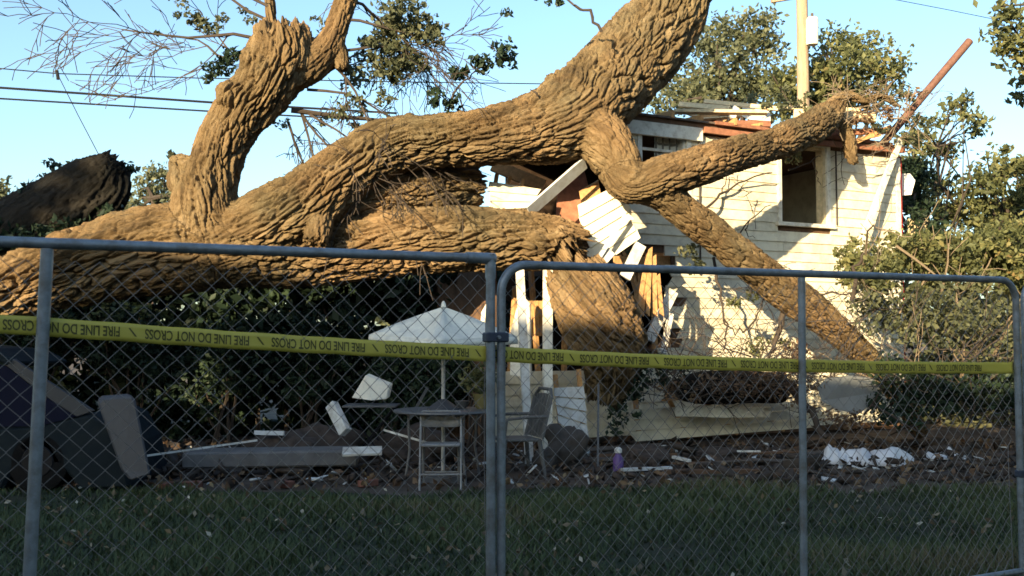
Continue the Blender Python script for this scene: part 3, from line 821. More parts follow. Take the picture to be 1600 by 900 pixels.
strips("siding_piece", ((900,322,13.2),(966,288,13.3),(1001,372,13.2),(926,424,13.1)), 6, M['paint'], "large torn cream siding piece hanging tilted beneath the junction of the limbs", "siding", None, GB, 0.05)
board("torn_board", (914,254,12.95), (826,331,12.75), 0.19, 0.03, M['grey_board'], "flat blue grey board slanting between the two siding pieces", "board", GB, Vector((0.9,-0.42,-0.12)))
board("torn_board", (978,335,13.0), (930,412,12.9), 0.055, 0.03, M['grey_board'], "narrow grey stick slanting across the face of the large torn siding piece", "board", GB)
board("torn_board", (955,392,13.0), (925,425,12.9), 0.13, 0.03, M['white'], "grey board end below the large torn siding piece", "board", GB)
board("torn_board", (1001,382,13.2), (976,434,13.1), 0.15, 0.05, M['white'], "short thick white board above the orange splinters", "board", GB)
board("torn_board", (1052,455,13.6), (1014,532,13.3), 0.14, 0.04, M['white'], "white board leaning left against the lower wall beside the big bent limb", "board", GB)
board("torn_board", (1048,490,13.5), (1036,552,13.3), 0.08, 0.03, M['white'], "thin white board standing just right of the leaning white board", "board", GB)
board("torn_board", (940,450,13.0), (995,500,12.8), 0.035, 0.03, M['pale_lumber'], "thin straw coloured stick lying across the top of the bent limb", "stick", GB)
board("torn_board", (770,258,13.6), (850,291,13.5), 0.17, 0.05, M['raw'], "orange brown plank slanting above the siding piece with bare studs", "plank", GB)
m = MB(); m.plate([P(872,285,13.7),P(912,262,13.8),P(930,330,13.7),P(905,372,13.6),P(868,350,13.6)], Vector((0,0.05,0))); tag(m.build("torn_sheathing", M['red_lumber']), "reddish brown inner wall panel exposed between the siding pieces", "panel", GB)
m = MB(); m.plate([P(905,300,13.45),P(935,282,13.5),P(940,310,13.45),P(912,338,13.4)], Vector((0,0.06,0.02))); tag(m.build("torn_sheathing", M['raw']), "small orange splintered panel behind the top of the large torn siding piece", "panel", GB)
sp = empty("splintered_stud", tuple(P(1018,470,13.3)), "fan of bright orange wood splinters left of the lit lower wall", "splinters", GB)
for x0, x1, yy in ((1012,1003,395),(1016,1012,388),(1022,1024,400),(1028,1034,430),(1008,996,420)):
    m = MB(); m.beam(P(x0,yy,13.3+rng.uniform(-.05,.05)), P(x1,492,13.25+rng.uniform(-.05,.05)), 0.05, 0.03, Vector((0.3,-0.9,0)), 0.02); m.build("sliver", M['raw'], sp)
# upright posts of the ruined porch and the pale panel between them
board("porch_post", (812,418,12.6), (828,742,12.2), 0.10, 0.05, M['white'], "pale upright board beside the fence joint in front of the wrecked porch", "post")
board("porch_post", (856,416,12.7), (855,704,12.5), 0.105, 0.09, M['trim'], "tall cream porch post standing between the fence joint and the bent limb", "post")
m = MB(); m.plate([P(815,462,12.9),P(827,474,12.9),P(829,590,12.8),P(797,586,12.8),P(797,520,12.85),P(806,486,12.9)], Vector((0.02,0.03,0))); tag(m.build("jagged_board", M['trim']), "jagged cream panel with a pointed top just right of the fence joint", "panel", GB)
m = MB(); m.plate([P(752,488,13.4),P(762,470,13.4),P(772,520,13.4),P(766,560,13.4),P(748,548,13.4)], Vector((0.02,0.03,0))); tag(m.build("jagged_board", M['trim']), "small lit cream scrap behind the right edge of the white umbrella", "panel", GB)
for i, x in enumerate((829, 838, 845)):
    board("splintered_strip", (x,470,13.3), (x+2,525,13.3), 0.05, 0.03, M['raw'], ("leftmost orange slat beside the jagged cream panel","middle orange slat behind the porch post","rightmost orange slat touching the porch post")[i], "slat", GB)
for k in range(14):
    x = rng.uniform(880,1290); y = rng.uniform(694,728); dd = 11.6 + (1-(y-694)/34)*1.2
    p = P(x, y, dd); p.z = max(0.03, min(0.10, p.z)); an = rng.uniform(-.7,.7); L = rng.uniform(.4,1.1)
    m = MB(); m.beam(p, p + Vector((math.cos(an)*L, math.sin(an)*L*.5, rng.uniform(-.02,.08))), rng.uniform(.03,.07), rng.uniform(.015,.03), Vector((0,-0.5,0.8)), rng.uniform(-.05,.05), rng.gauss(0,.4))
    tag(m.build("splintered_stick", rng.choice([M['sheath'], M['stone']])), "thin brown splintered stick among the debris at the foot of the wall", "stick", "splintered sticks strewn at the foot of the wall")
# skirt board with torn upper edge and horizontal debris in front of the lower wall
strips("siding_piece", ((985,640,13.95),(1205,628,14.6),(1284,668,14.9),(985,692,14.0)), 3, M['paint'], "long low run of grey white siding fallen at the foot of the wall", "siding", None, GB, 0.02, (0.05,0.3,0.55,0.8), -0.13)
m = MB(); m.plate([P(1054,640,13.8),P(1062,632,13.8),P(1088,636,13.85),P(1120,634,13.9),P(1150,637,14.0),P(1204,636,14.15),P(1203,652,14.15),P(1130,653,13.9),P(1056,650,13.8)], Vector((0.02,0.05,0))); tag(m.build("torn_board", M['trim']), "cream board with a jagged broken upper edge under the fallen log", "board", GB)
m = MB(); m.plate([P(1277,606,13.5),P(1290,592,13.5),P(1330,588,13.5),P(1364,592,13.6),P(1378,612,13.6),P(1362,632,13.55),P(1340,648,13.5),P(1308,640,13.5),P(1284,626,13.5)], Vector((0.03,0.06,0.01))); tag(m.build("broken_tabletop", M['dish']), "rounded blue grey board tipped on its edge behind the middle right fence post", "board")
strips("slatted_shutter", ((866,606,12.75),(912,604,12.8),(918,684,12.8),(872,662,12.75)), 4, M['grey_board'], "blue grey slatted panel standing under the bent limb", "panel", None, GB, 0.01, (0.1,0.9), -0.08)
# ================================================================ THE FALLEN TREE
ft = empty("fallen_tree", tuple(Vector((P(300,400,12).x, 12, 0))), "huge fallen tree with deeply furrowed bark lying across the yard onto the house", "tree")
def C(*rows):
    """rows (x, y, depth, radius in photo pixels)"""
    return [(P(x, y, d), r * d / F_PX) for x, y, d, r in rows]
bk = M['bark']
limbs = [
 dict(name="trunk", mat=bk, cell=0.100, depth=0.074, ctrl=C((-330,520,11.2,95),(-200,500,11.3,70),(-90,480,11.5,58),(0,456,11.7,52),(100,424,11.9,58),(200,400,12.0,68),(300,390,12.1,72),(390,384,12.2,70),(470,390,12.4,62),(560,386,12.5,56),(650,378,12.6,52),(740,376,12.7,50),(815,378,12.8,46),(862,382,12.85,44),(900,390,12.85,36)), rough={-1:1.1}),
 dict(name="split_limb", mat=bk, cell=0.085, depth=0.06, ctrl=C((893,424,12.75,46),(912,455,12.7,58),(935,500,12.75,62),(956,545,12.9,55),(955,585,13.05,40),(944,622,13.15,30)), rough={0:0.7,-1:0.8}, twist=0.6),
 dict(name="arching_limb", mat=bk, cell=0.092, depth=0.068, ctrl=C((330,385,12.05,50),(420,348,12.05,58),(480,318,12.1,53),(540,268,12.2,46),(605,230,12.3,44),(680,220,12.4,41),(760,213,12.5,44),(830,204,12.75,54),(890,182,13.0,66),(950,130,13.5,67),(1002,78,13.85,65),(1046,20,14.1,57),(1066,-40,14.2,55),(1085,-110,14.3,52))),
 dict(name="upright_stub", mat=bk, cell=0.09, depth=0.062, ctrl=C((330,400,12.05,62),(320,335,12.0,54),(334,262,12.05,41),(364,196,12.1,41),(408,142,12.1,47),(434,98,12.1,53),(440,66,12.1,48),(440,48,12.1,44)), rough={-1:0.7}, twist=0.5),
 dict(name="dead_limb", mat=bk, cell=0.06, depth=0.036, ctrl=C((455,120,12.15,28),(492,92,12.2,28),(518,62,12.25,22),(532,25,12.3,18),(548,-25,12.3,16),(560,-70,12.3,14))),
 dict(name="spur", mat=bk, cell=0.05, depth=0.02, ctrl=C((520,60,12.25,17),(530,85,12.25,15),(536,108,12.2,11)), rough={-1:0.8}),
 dict(name="leader", mat=bk, cell=0.04, depth=0.012, ctrl=C((430,70,12.1,13),(424,30,12.15,9),(420,-10,12.15,8),(414,-60,12.15,6))),
 dict(name="shaded_limb", mat=bk, cell=0.11, depth=0.07, ctrl=C((500,340,12.55,38),(560,312,12.6,46),(630,300,12.75,46),(695,296,12.95,42),(742,292,13.2,34)), rough={-1:0.8}),
 dict(name="crossing_limb", mat=bk, cell=0.07, depth=0.042, ctrl=C((885,185,12.9,50),(930,210,12.85,45),(964,250,12.75,39),(984,288,12.65,31),(1040,273,12.7,33),(1100,256,12.95,31),(1150,240,13.35,28),(1205,226,13.95,25),(1255,206,14.7,26),(1288,186,15.5,25),(1308,166,15.75,15)), rough={-1:1.3}),
 dict(name="broken_branch", mat=bk, cell=0.06, depth=0.04, ctrl=C((1285,188,15.5,20),(1306,162,15.75,13),(1326,149,15.85,7),(1352,158,15.9,6),(1378,150,16.0,5),(1402,166,16.1,4))),
 dict(name="propping_limb", mat=bk, cell=0.066, depth=0.036, ctrl=C((975,275,12.65,34),(1030,300,12.8,28),(1075,336,13.0,26),(1140,386,13.35,27),(1215,446,13.8,29),(1285,498,14.1,26),(1345,550,14.4,20),(1405,622,14.6,15),(1440,680,14.7,12))),
 dict(name="hanging_stub", mat=bk, cell=0.06, depth=0.04, ctrl=C((1318,192,15.9,10),(1326,220,15.85,11),(1330,244,15.8,10),(1338,255,15.75,6)), rough={-1:0.6}),
 dict(name="limb_stump", mat=bk, cell=0.05, depth=0.03, ctrl=C((500,330,12.0,20),(498,358,11.85,22),(492,380,11.75,20)), rough={-1:0.5}),
]
def bl(x, y, d, r): return (tuple(P(x, y, d)), r*d/F_PX)
blobs = [bl(285,258,12.0,20), bl(284,284,12.0,22), bl(298,270,12.0,22), bl(362,150,11.85,24), bl(872,132,12.95,22), bl(900,125,13.0,20), bl(920,200,12.9,46), bl(640,190,12.3,13), bl(400,95,11.9,24), bl(840,388,12.5,24), bl(878,376,12.5,22), bl(600,212,12.15,18)]
build_wood(limbs, 0.0125, ft, blobs=blobs)

# bare twigs and leaf tufts still on the fallen tree
r2 = random.Random(21)
tw = MB()
for sx, sy, dx, dz, L in ((400,60,-1,0.25,1.6),(392,84,-1,0.05,1.5),(415,30,-1,0.15,1.5),(420,10,-0.9,0.5,1.3),(425,0,-0.4,0.7,0.8)):
    twig_tree(tw, P(sx,sy,12.1), (dx, r2.uniform(-.2,.3), dz), L, 0.024, 3, r2, 0.42, 6, n=4, kids=4)
for sx, sy, dx, dz, L in ((470,170,0.9,-0.3,1.5),(470,176,0.5,-0.8,1.0),(480,140,0.8,0.1,1.4),(520,100,0.8,-0.6,1.3),(530,80,0.9,0.3,1.3),(545,0,0.9,0.2,1.2),(535,30,0.8,-0.2,1.3),(450,190,0.3,-1,0.9),(470,172,0.2,-0.7,1.0),(500,120,0.6,0.5,1.2)):
    twig_tree(tw, P(sx,sy,12.25), (dx, r2.uniform(-.2,.5), dz), L, 0.022, 3, r2, 0.5, 6, droop=0.6, n=4, kids=4)
tag(tw.build("bare_twigs", M['twig'], ft), kind='stuff')
m = MB(); pts = [P(455,172,12.2), P(500,178,12.3), P(545,183,12.4), P(602,188,12.5)]
m.tube(pts, [0.035,0.03,0.024,0.014], 8); m.build("dead_branch", M['twig'], ft, True)
tw = MB()
for pth, r0 in (([(1092,334,14.6),(1128,302,15.0),(1165,282,15.2),(1206,270,15.3)],0.022),([(1128,302,15.0),(1136,275,15.1),(1150,262,15.1)],0.010),([(1140,384,14.6),(1172,345,15.0),(1205,320,15.2)],0.014),
                ([(1172,345,15.0),(1160,360,15.0),(1180,372,15.0)],0.010),([(1115,402,14.3),(1126,450,14.2),(1130,500,14.1),(1131,548,14.1)],0.022),([(1130,500,14.1),(1150,520,14.2),(1175,512,14.3)],0.012),
                ([(1232,266,15.2),(1262,255,15.3),(1282,244,15.4)],0.014),([(1270,252,15.3),(1276,276,15.3),(1282,288,15.3)],0.010),([(1330,246,15.8),(1365,240,16.0),(1402,222,16.2)],0.014),
                ([(1228,470,14.0),(1222,510,14.0),(1200,556,13.9)],0.055),([(1160,520,14.2),(1185,490,14.2),(1200,455,14.2)],0.016),([(1215,586,13.8),(1255,630,13.6),(1292,684,13.3)],0.075),([(940,50,12.5),(920,22,12.5),(895,5,12.5),(870,-8,12.5)],0.024),
                ([(700,160,12.4),(722,130,12.4),(742,112,12.4)],0.018),([(1095,230,14.3),(1120,215,14.4)],0.01),([(1290,520,14.2),(1340,500,14.0),(1380,480,13.8)],0.02),([(1240,470,14.0),(1300,455,13.8),(1350,462,13.6)],0.02),
                ([(1330,470,13.6),(1335,420,13.5),(1350,395,13.5)],0.03),([(840,150,12.4),(828,140,12.4)],0.016),([(1130,560,13.9),(1100,600,13.8)],0.02)):
    q = [P(*a) for a in pth]
    q2 = []
    for i in range(len(q)-1):
        for k in range(4):
            q2.append(q[i].lerp(q[i+1], k/4) + Vector((r2.gauss(0,.018), r2.gauss(0,.018), r2.gauss(0,.018))) * (1 if i+k else 0))
    q2.append(q[-1])
    sb = MB(); sb.tube(q2, [r0*(1-0.55*i/(len(q2)-1))*r2.uniform(0.85,1.15) for i in range(len(q2))], 7); sb.build("small_branch", M['twig'], ft, True)
for x, y, d in ((1175,300,15.2),(1150,400,14.4),(1180,520,14.2),(1225,540,14.0),(1130,470,14.2),(1210,500,14.1),(1290,470,13.8),(1320,500,13.6)):
    twig_tree(tw, P(x,y,d), (r2.uniform(-.6,.8), -0.2, r2.uniform(-.2,1)), 0.6, 0.009, 2, r2, 0.6, 5, n=3, kids=2)
tag(tw.build("fine_twigs", M['twig'], ft), kind="stuff")
def tuft(blobs, n, leaf, mat, seed, clump=0.13, per=26):
    leaf_cloud("leaf_tuft", blobs, n, leaf, mat, ft, seed, clump, per, 0.2, kind='stuff')
tuft([blob(345,105,12.1,26,20,.25), blob(368,88,12.1,16,14,.2), blob(330,122,12.1,14,10,.15)], 260, 0.075, M['leaf_dark'], 1)
tuft([blob(318,30,12.1,26,14,.2), blob(335,45,12.1,14,10,.15), blob(300,24,12.1,12,8,.15)], 200, 0.065, M['leaf_mid'], 2, 0.09)
tuft([blob(300,20,12.1,40,18,.25), blob(360,20,12.1,36,16,.25), blob(250,60,12.1,24,10,.2), blob(395,40,12.1,18,14,.2), blob(290,5,12.1,50,10,.3)], 260, 0.06, M['leaf_mid'], 22, 0.07)
tuft([blob(770,92,12.4,28,20,.25), blob(715,108,12.4,28,10,.2), blob(745,105,12.4,16,14,.15), blob(785,76,12.4,14,8,.15)], 420, 0.085, M['leaf_dark'], 3, 0.11)
tuft([blob(680,152,12.35,16,12,.2), blob(702,160,12.35,18,8,.2)], 170, 0.08, M['leaf_dark'], 4, 0.09)
tuft([blob(640,25,12.6,60,30,.5), blob(670,55,12.6,28,28,.4), blob(610,60,12.6,34,28,.4), blob(640,95,12.6,36,22,.4), blob(600,108,12.6,30,22,.3), blob(580,70,12.6,22,26,.3), blob(560,118,12.6,24,20,.3)], 3000, 0.08, M['leaf_mid'], 5, 0.15, 24)
tuft([blob(790,14,12.6,14,8,.15), blob(862,5,12.5,22,6,.2), blob(830,-4,12.5,26,6,.2)], 150, 0.07, M['leaf_dark'], 6, 0.08)
tuft([blob(560,160,12.5,40,24,.3), blob(520,185,12.4,40,14,.3), blob(600,150,12.6,24,20,.3), blob(430,190,12.3,20,14,.2), blob(560,195,12.5,18,10,.2)], 420, 0.065, M['leaf_mid'], 7, 0.09, 14)
tuft([blob(1240,246,15.1,24,16,.2)], 260, 0.06, M['leaf_mid'], 8, 0.08, 40)
tuft([blob(1085,400,13.9,18,26,.2), blob(1070,385,13.8,12,14,.2)], 200, 0.075, M['leaf_mid'], 9, 0.1)
tuft([blob(1165,465,14.1,24,14,.2), blob(1190,545,14.0,26,12,.25), blob(1215,535,14.0,24,12,.2), blob(1145,480,14.1,10,12,.15)], 300, 0.07, M['leaf_olive'], 10, 0.1)
tuft([blob(495,60,12.3,22,40,.25), blob(450,40,12.2,14,12,.2), blob(500,30,12.3,20,18,.2)], 180, 0.06, M['leaf_mid'], 11, 0.09, 14)
tuft([blob(985,400,13.3,14,16,.2), blob(265,240,12.0,8,12,.1)], 70, 0.06, M['leaf_mid'], 12, 0.07)
tuft([blob(1420,150,16.1,24,10,.2), blob(1390,175,16.0,30,14,.3), blob(1350,180,16.0,20,12,.3)], 300, 0.07, M['leaf_dry'], 13, 0.12)
tuft([blob(1215,178,16.0,26,22,.3), blob(1190,150,16.3,24,18,.3), blob(1240,150,16.4,30,18,.3), blob(1262,165,16.3,20,14,.3)], 620, 0.075, M['leaf_mid'], 14, 0.12)
tuft([blob(1405,150,16.4,30,16,.3), blob(1440,190,16.6,26,24,.3), blob(1425,215,16.6,24,18,.3), blob(1370,200,16.2,20,14,.2), blob(1345,140,16.2,24,10,.2)], 560, 0.08, M['leaf_mid'], 15, 0.12)
tuft([blob(985,612,12.95,26,40,.3), blob(1010,590,13.1,30,26,.3), blob(960,655,12.8,20,24,.25), blob(1050,585,13.3,36,18,.3)], 900, 0.075, M['leaf_dark'], 16, 0.12)
tuft([blob(1320,395,15.0,24,16,.3), blob(1350,375,15.2,26,16,.3), blob(1395,372,15.2,22,18,.3), blob(1330,430,14.6,26,20,.3)], 520, 0.08, M['leaf_olive'], 17, 0.12)
# crown of the fallen tree right of the house; lit top and shaded base put into leaf colours
for k, (bs, n_, mt, sd) in enumerate((
   ([blob(1360,420,14.2,40,40,.6), blob(1420,400,14.3,50,40,.7), blob(1480,410,14.4,50,50,.7), blob(1545,400,14.4,50,56,.8), blob(1590,380,14.6,30,50,.8), blob(1620,440,14.6,50,60,.8)], 11000, M['leaf_olive'], 31),
   ([blob(1370,480,14.0,40,50,.6), blob(1430,500,13.9,50,60,.7), blob(1500,490,14.0,60,60,.8), blob(1560,520,14.0,50,70,.8), blob(1620,520,14.2,40,80,.8)], 5600, M['leaf_mid'], 32),
   ([blob(1400,600,13.4,60,40,.6), blob(1480,610,13.3,70,45,.7), blob(1560,610,13.3,60,50,.8), blob(1620,620,13.4,50,50,.8), blob(1400,640,13.2,40,20,.5)], 4600, M['leaf_dark'], 33),
   ([blob(1090,606,13.75,40,16,.3), blob(1150,600,13.8,50,20,.35), blob(1210,605,13.8,40,20,.35), blob(1240,560,13.9,30,20,.3)], 1700, M['leaf_dry'], 34))):
    leaf_cloud("crown", bs, n_, 0.088 if k < 3 else 0.065, mt, ft, sd, 0.17, 30, 0.15)
cb_ = MB()
for x, y, d in ((1400,600,14.3),(1440,640,14.3),(1500,600,14.1),(1380,520,14.2),(1460,520,14.1),(1550,560,14.1),(1350,450,14.2)):
    twig_tree(cb_, P(x,y,d), (r2.uniform(-.4,.9), -0.3, r2.uniform(.1,1)), 1.3, 0.025, 2, r2, 0.6, 5, n=4, kids=3)
cb_.tube([P(1400,384,13.9), P(1430,405,13.8), P(1462,430,13.7)], [0.02,0.018,0.012], 6)
tag(cb_.build("crown_branches", M['twig_pale'], ft), kind="stuff")

bm_ = MB()
for k in range(80):
    x = r2.uniform(1010,1330); y = r2.uniform(555,625); dd = 13.2 + (x-1010)/320*0.9 + r2.uniform(-.5,.1)
    twig_tree(bm_, P(x,y,dd), (r2.gauss(0,.9), -0.15, r2.uniform(-.1,1)), r2.uniform(.35,.9), r2.uniform(.006,.014), 1, r2, 0.7, 5, n=4, kids=2)
for k in range(46):
    x = r2.uniform(1330,1640); y = r2.uniform(520,690); dd = 13.4 + r2.uniform(-.6,.7)
    twig_tree(bm_, P(x,y,dd), (r2.gauss(0,.9), -0.2, r2.uniform(-.2,1)), r2.uniform(.5,1.1), r2.uniform(.006,.016), 1, r2, 0.7, 5, n=4, kids=2)
tag(bm_.build("brush", M['twig'], ft), kind='stuff')
bm_ = MB()
for k in range(46):
    x = r2.uniform(1290,1440); y = r2.uniform(135,235); dd = 15.6 + r2.uniform(-.2,.7)
    twig_tree(bm_, P(x,y,dd), (r2.gauss(0,1), -0.1, r2.gauss(0.1,.6)), r2.uniform(.3,.7), r2.uniform(.006,.013), 1, r2, 0.8, 5, n=4, kids=2)
tag(bm_.build("brush", M['twig_pale'], ft), kind='stuff')
leaf_cloud("leaf_tuft", [blob(1060,600,13.3,40,20,.3), blob(1130,600,13.4,60,18,.3), blob(1210,600,13.5,50,20,.3), blob(1260,610,13.6,36,40,.3), blob(1330,660,13.4,60,26,.4)], 1100, 0.06, M['leaf_dry'], ft, 97, 0.16, 24, 0.0, kind='stuff')
# short log and root plate of the same wreck
lg = empty("broken_log", tuple(P(1150,640,13.9)), "short brown log with a torn reddish end lying before the lower wall", "log")
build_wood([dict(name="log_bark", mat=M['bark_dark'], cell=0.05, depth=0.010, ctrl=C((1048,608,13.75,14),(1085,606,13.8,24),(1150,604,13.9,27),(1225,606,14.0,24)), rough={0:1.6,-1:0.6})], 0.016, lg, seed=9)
m = MB()
for k in range(9):
    m.beam(P(1085+r2.uniform(-8,4), 598+k*3, 13.75), P(1040+r2.uniform(-12,16), 600+k*3.2, 13.7), 0.03, 0.025, Vector((0,-1,0)), 0.02)
m.build("torn_fibres", M['raw'], lg)
st = empty("shaded_stump", tuple(Vector((P(90,350,14).x, 14, 0))), "dark broken trunk in deep shade rising behind the left end of the fallen trunk", "tree")
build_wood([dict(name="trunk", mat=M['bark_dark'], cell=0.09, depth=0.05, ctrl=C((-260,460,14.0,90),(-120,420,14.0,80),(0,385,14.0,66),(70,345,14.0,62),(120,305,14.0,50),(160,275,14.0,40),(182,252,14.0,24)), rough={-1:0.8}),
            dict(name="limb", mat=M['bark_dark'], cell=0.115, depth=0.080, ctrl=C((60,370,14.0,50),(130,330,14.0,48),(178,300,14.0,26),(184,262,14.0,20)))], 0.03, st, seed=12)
leaf_cloud("leaf_tuft", [blob(88,258,14.2,14,16,.2), blob(118,262,14.2,14,14,.2), blob(75,280,14.2,14,10,.2), blob(60,312,14.1,22,12,.3), blob(30,325,14.1,20,14,.3), blob(205,268,14.2,14,18,.2), blob(70,300,14,40,30,.4), blob(150,262,14.0,20,12,.2)], 900, 0.09, M['leaf_dark'], st, 51, 0.12, 22, 0.1, kind='stuff')
leaf_cloud("leaf_tuft", [blob(20,380,13.6,60,40,.5), blob(90,370,13.7,50,30,.4), blob(160,340,13.8,40,24,.3)], 2000, 0.09, M['leaf_dark'], st, 52, 0.16, 30, 0.1, kind='stuff')

# ================================================================ PLANTS AND TREES AROUND
def shrub(cx, cy, d, rx, ry, n_, leaf, mat, label, seed, group=None, extra=()):
    t = empty("shrub", tuple(Vector((P(cx,cy,d).x, d, 0))), label, "shrub", group)
    bs = [blob(cx + rng.uniform(-.35,.35)*rx, cy + rng.uniform(-.3,.4)*ry, d + rng.uniform(-.3,.3), rx*0.62, ry*0.62, .5) for _ in range(6)] + list(extra)
    o, cl = leaf_cloud("foliage", bs, n_, leaf, mat, t, seed, 0.18, 34, 0.1)
    m = MB(); rs = random.Random(seed); b0 = Vector((P(cx,cy,d).x, d, 0))
    for k in range(7):
        e = Vector(cl[rs.randrange(len(cl))]); m.tube([b0 + Vector((rs.gauss(0,.08),rs.gauss(0,.08),0)), (b0+e)/2 + Vector((rs.gauss(0,.1),0,.1)), e], [0.025,0.018,0.006], 5)
    m.build("stem", M['twig'], t)
    return t
for i, (cx, cy, d, rx, ry, lab) in enumerate((
    (40,500,14.2,120,80,"dark shrub under the far left of the fallen trunk above the wrecked car"),
    (210,540,14.4,110,100,"dense dark shrub under the trunk between car and middle of left fence"),
    (350,560,14.2,100,100,"broad dark shrub under the middle of the fallen trunk"),
    (480,550,14.4,100,95,"dark shrub left of the white umbrella under the trunk"),
    (610,590,14.3,90,80,"dark shrub directly behind the white umbrella and table"),
    (700,600,14.0,70,70,"shrub behind the potted plant on the patio table"))):
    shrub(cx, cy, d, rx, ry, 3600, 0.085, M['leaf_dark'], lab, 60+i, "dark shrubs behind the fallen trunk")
hg = empty("hedge", (-4.6, 15.2, 0), "tall dark unclipped hedge closing the yard behind the fallen trunk", "hedge")
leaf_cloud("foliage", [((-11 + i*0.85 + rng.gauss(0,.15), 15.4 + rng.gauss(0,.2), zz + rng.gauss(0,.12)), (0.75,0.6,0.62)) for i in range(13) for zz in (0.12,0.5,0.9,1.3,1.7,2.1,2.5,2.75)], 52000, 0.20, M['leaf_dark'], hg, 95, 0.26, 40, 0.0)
m = MB()
for i in range(26):
    x_ = -11 + i*0.42; m.tube([Vector((x_,15.4,0)), Vector((x_+rng.gauss(0,.1),15.45,1.2)), Vector((x_+rng.gauss(0,.25),15.4,2.4))], [0.04,0.03,0.01], 5)
m.build("stem", M['twig'], hg)
hg = empty("hedge", (10, 17.6, 0), "rough dark hedge beyond the right corner of the house", "hedge")
leaf_cloud("foliage", [((7.3 + i*0.85 + rng.gauss(0,.15), 17.6 + rng.gauss(0,.2), zz + rng.gauss(0,.12)), (0.75,0.6,0.62)) for i in range(8) for zz in (0.12,0.6,1.1,1.6,2.1)], 17000, 0.19, M['leaf_mid'], hg, 96, 0.26, 40, 0.0)
m = MB()
for i in range(15):
    x_ = 7 + i*0.44; m.tube([Vector((x_,17.6,0)), Vector((x_+rng.gauss(0,.1),17.65,1.2)), Vector((x_+rng.gauss(0,.25),17.6,2.4))], [0.04,0.03,0.01], 5)
m.build("stem", M['twig'], hg)
shrub(745, 590, 13.0, 26, 28, 420, 0.07, M['leaf_olive'], "small yellow green bush right of the umbrella pole", 71)
def tr(bs, d): return [blob(x, y, d + rng.uniform(-1,1), rx, ry) for x, y, rx, ry in bs]
BG = "living trees behind the house"
bg_tree("tree", (P(1120,0,27).x,27,0), P(1120,90,27), tr([(1120,60,50,46),(1165,40,46,36),(1075,130,50,44),(1150,110,60,40),(1200,70,30,30),(1040,160,30,30),(1110,155,60,30),(1190,150,50,40)],27), 6600, 0.15, M['leaf_mid'], "grey green tree rising beside the arching limb above the left of the roof", "tree", BG, 81, clump=0.45, per=36, shell=0.15)
bg_tree("tree", (P(1320,0,23).x,23,0), P(1310,120,23), tr([(1300,110,50,40),(1340,80,40,34),(1380,110,36,34),(1260,140,44,36),(1220,130,36,40),(1330,145,60,30),(1395,135,24,24),(1235,170,40,20),(1310,60,20,20)],23), 5800, 0.135, M['leaf_olive'], "olive tree behind the roof wreckage around the wooden utility pole", "tree", BG, 82, clump=0.38, per=34, shell=0.15)
bg_tree("tree", (P(1450,0,20).x,20,0), P(1465,230,20), tr([(1500,165,24,22),(1520,190,18,24),(1460,185,24,12),(1440,215,34,22),(1470,235,30,14),(1430,260,30,30),(1475,300,30,30),(1440,320,36,40),(1490,340,34,30)],20), 2600, 0.13, M['leaf_olive'], "thin open tree with sparse tufts right of the house corner", "tree", BG, 83, clump=0.26, per=30, r0=0.08, shell=0.1)
bg_tree("tree", (P(1590,0,21).x,21,0), P(1580,320,21), tr([(1560,260,44,30),(1590,290,40,40),(1530,300,34,34),(1560,350,50,40),(1600,370,40,60),(1520,370,40,30)],21), 4200, 0.14, M['leaf_olive'], "bushy olive tree at the far right edge behind the fallen crown", "tree", BG, 84, clump=0.3, per=34, shell=0.15)
bg_tree("tree", (P(1700,0,15).x,15,0), P(1690,60,15), tr([(1590,30,34,40),(1610,90,34,50),(1570,60,24,36),(1600,140,24,22),(1560,10,24,14),(1700,40,80,80),(1640,60,50,70)],15), 3200, 0.12, M['leaf_olive'], "tree reaching in from the top right corner with drooping leaf sprays", "tree", BG, 85, clump=0.24, per=28, r0=0.14, shell=0.15)
bg_tree("tree", (P(1425,0,18.5).x,18.5,0), P(1425,330,18.5), tr([(1425,300,26,40),(1440,350,34,40),(1425,270,20,24)],18.5), 2600, 0.10, M['leaf_dark'], "dark narrow tree squeezed beside the right corner of the house", "tree", BG, 86, clump=0.24, per=34, r0=0.07)
bg_tree("tree", (P(-20,0,40).x,40,0), P(-10,320,40), tr([(-20,310,34,30),(0,330,24,30),(8,295,10,12)],40), 1500, 0.22, M['leaf_mid'], "small hazy tree at the far left edge beyond the shaded stump", "tree", BG, 87, clump=0.5, per=30)
bg_tree("tree", (P(240,0,30).x,30,0), P(240,310,30), tr([(235,290,22,24),(262,300,26,30),(225,330,40,30),(290,310,30,26),(250,270,14,14)],30), 2400, 0.16, M['leaf_mid'], "pale green tree between the shaded stump and the upright stub", "tree", BG, 88, clump=0.4, per=26)
tl = []
for i in range(60):
    x = -140 + i*4.8; tl.append(((x, 95 + rng.uniform(-6,6), rng.uniform(2,4.5)), (4.2, 3.0, rng.uniform(3.0,5.5))))
o, _ = leaf_cloud("distant_woods", tl, 26000, 0.8, M['leaf_mid'], None, 91, 1.2, 40, 0.3); o['kind'] = 'stuff'

